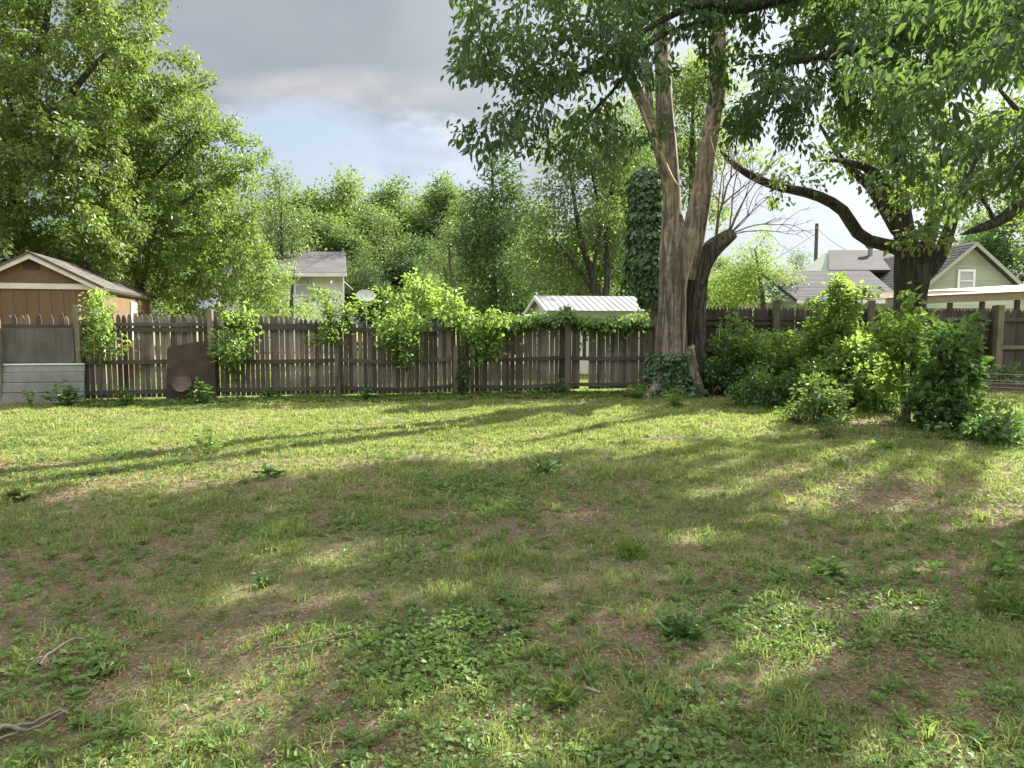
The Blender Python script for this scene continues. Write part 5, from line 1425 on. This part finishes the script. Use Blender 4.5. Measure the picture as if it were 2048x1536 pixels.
CL = .98
cloud = mixc(nt, maprange(nt, cl1, .35, .68, 0, 1), tuple(CL * q for q in (1.1, 1.21, 1.34)), tuple(CL * q for q in (1.45, 1.56, 1.68)))
cloud = mixc(nt, maprange(nt, cl2, .4, .65, 0, .5), cloud, tuple(CL * q for q in (1.06, 1.24, 1.38)))
skyc = mixc(nt, .8, sky.outputs[0], tuple(CL * q for q in (1.22, 1.4, 1.68)))
# a blue opening low in the front-left sky, in tangent coordinates of the direction
ymx = mth('MAXIMUM', sep.outputs[1], .05)
su, sv = mth('DIVIDE', sep.outputs[0], ymx), mth('DIVIDE', sep.outputs[2], ymx)


def ell(px, py, a, b):
    u0, v0 = (px - 1024) / FPX, (HOR - py) / FPX
    du = mth('DIVIDE', mth('SUBTRACT', su, u0), a / FPX); dw = mth('DIVIDE', mth('SUBTRACT', sv, v0), b / FPX)
    q = maprange(nt, mth('ADD', mth('MULTIPLY', du, du), mth('MULTIPLY', dw, dw)), 0, 1.8, 1, 0)
    q.node.interpolation_type = 'SMOOTHERSTEP'; return q


uvc = N(nt, 'ShaderNodeCombineXYZ'); nt.links.new(su, uvc.inputs[0]); nt.links.new(mth('MULTIPLY', sv, 2.2), uvc.inputs[1])
cl3 = noise(nt, uvc.outputs[0], 9, 9, .6, .25); cl4 = noise(nt, uvc.outputs[0], 3.2, 7, .55, .4)
hm = mth('MAXIMUM', ell(600, 310, 240, 95), mth('MULTIPLY', ell(800, 330, 260, 90), .8))
edge = mth('ADD', hm, mth('MULTIPLY', mth('SUBTRACT', cl3, .5), 1.2))
cloud = mixc(nt, maprange(nt, cl4, .42, .62, 0, .6), cloud, tuple(CL * q for q in (1.05, 1.12, 1.28)))
cloud = mixc(nt, mth('MULTIPLY', mth('MAXIMUM', ell(690, 200, 230, 45), ell(560, 235, 160, 18)), maprange(nt, cl3, .35, .6, .2, .9)), cloud, tuple(CL * q for q in (1.75, 1.75, 1.82)))
col = mixc(nt, maprange(nt, edge, .15, .85, 0, .9), cloud, skyc)
puff = mth('MULTIPLY', mth('MAXIMUM', mth('MAXIMUM', ell(850, 295, 110, 55), ell(760, 290, 90, 40)), mth('MAXIMUM', ell(930, 265, 60, 40), ell(760, 340, 70, 30))), maprange(nt, cl3, .5, .6, 0, 1))
col = mixc(nt, mth('MULTIPLY', puff, .85), col, tuple(CL * q for q in (2.2, 2.2, 2.25)))
# brighter thin cloud towards the sun; unseen overhead sky brightened as added fill light
col = mixc(nt, ddot((SUN[0], SUN[1], .25), .62, .95, 0, .9), col, tuple(CL * q for q in (2.75, 2.9, 3.12)))
col = mixc(nt, ddot((0, -.25, 1), .45, .95, 0, 1), col, tuple(CL * q for q in (7.8, 7.9, 8.05)))
bg = N(nt, 'ShaderNodeBackground'); bg.inputs['Strength'].default_value = .1
nt.links.new(col, bg.inputs['Color']); nt.links.new(bg.outputs[0], N(nt, 'ShaderNodeOutputWorld').inputs[0])

sl = bpy.data.lights.new('sun', 'SUN'); sl.energy = 5.0; sl.angle = R(.6); sl.color = (1, .94, .83)
so = bpy.data.objects.new('sun', sl); COL.objects.link(so); so.location = tuple(SUN * 60)
so.rotation_euler = Vector(SUN).to_track_quat('Z', 'Y').to_euler()

cam = bpy.data.cameras.new('camera'); co = bpy.data.objects.new('camera', cam); COL.objects.link(co)
cam.sensor_width = 36; cam.lens = FPX / 2048 * 36; cam.clip_end = 2000; cam.clip_start = .05
co.location = (0, 0, CAMZ); co.rotation_euler = (R(90) - PITCH, 0, 0)
sc.camera = co
sc.view_settings.view_transform = 'Standard'; sc.view_settings.look = 'None'; sc.view_settings.gamma = 1; sc.view_settings.exposure = 1.95
cy = sc.cycles
cy.max_bounces = 7; cy.diffuse_bounces = 4; cy.glossy_bounces = 2; cy.transmission_bounces = 4; cy.transparent_max_bounces = 8
cy.use_denoising = True; cy.caustics_reflective = False; cy.caustics_refractive = False
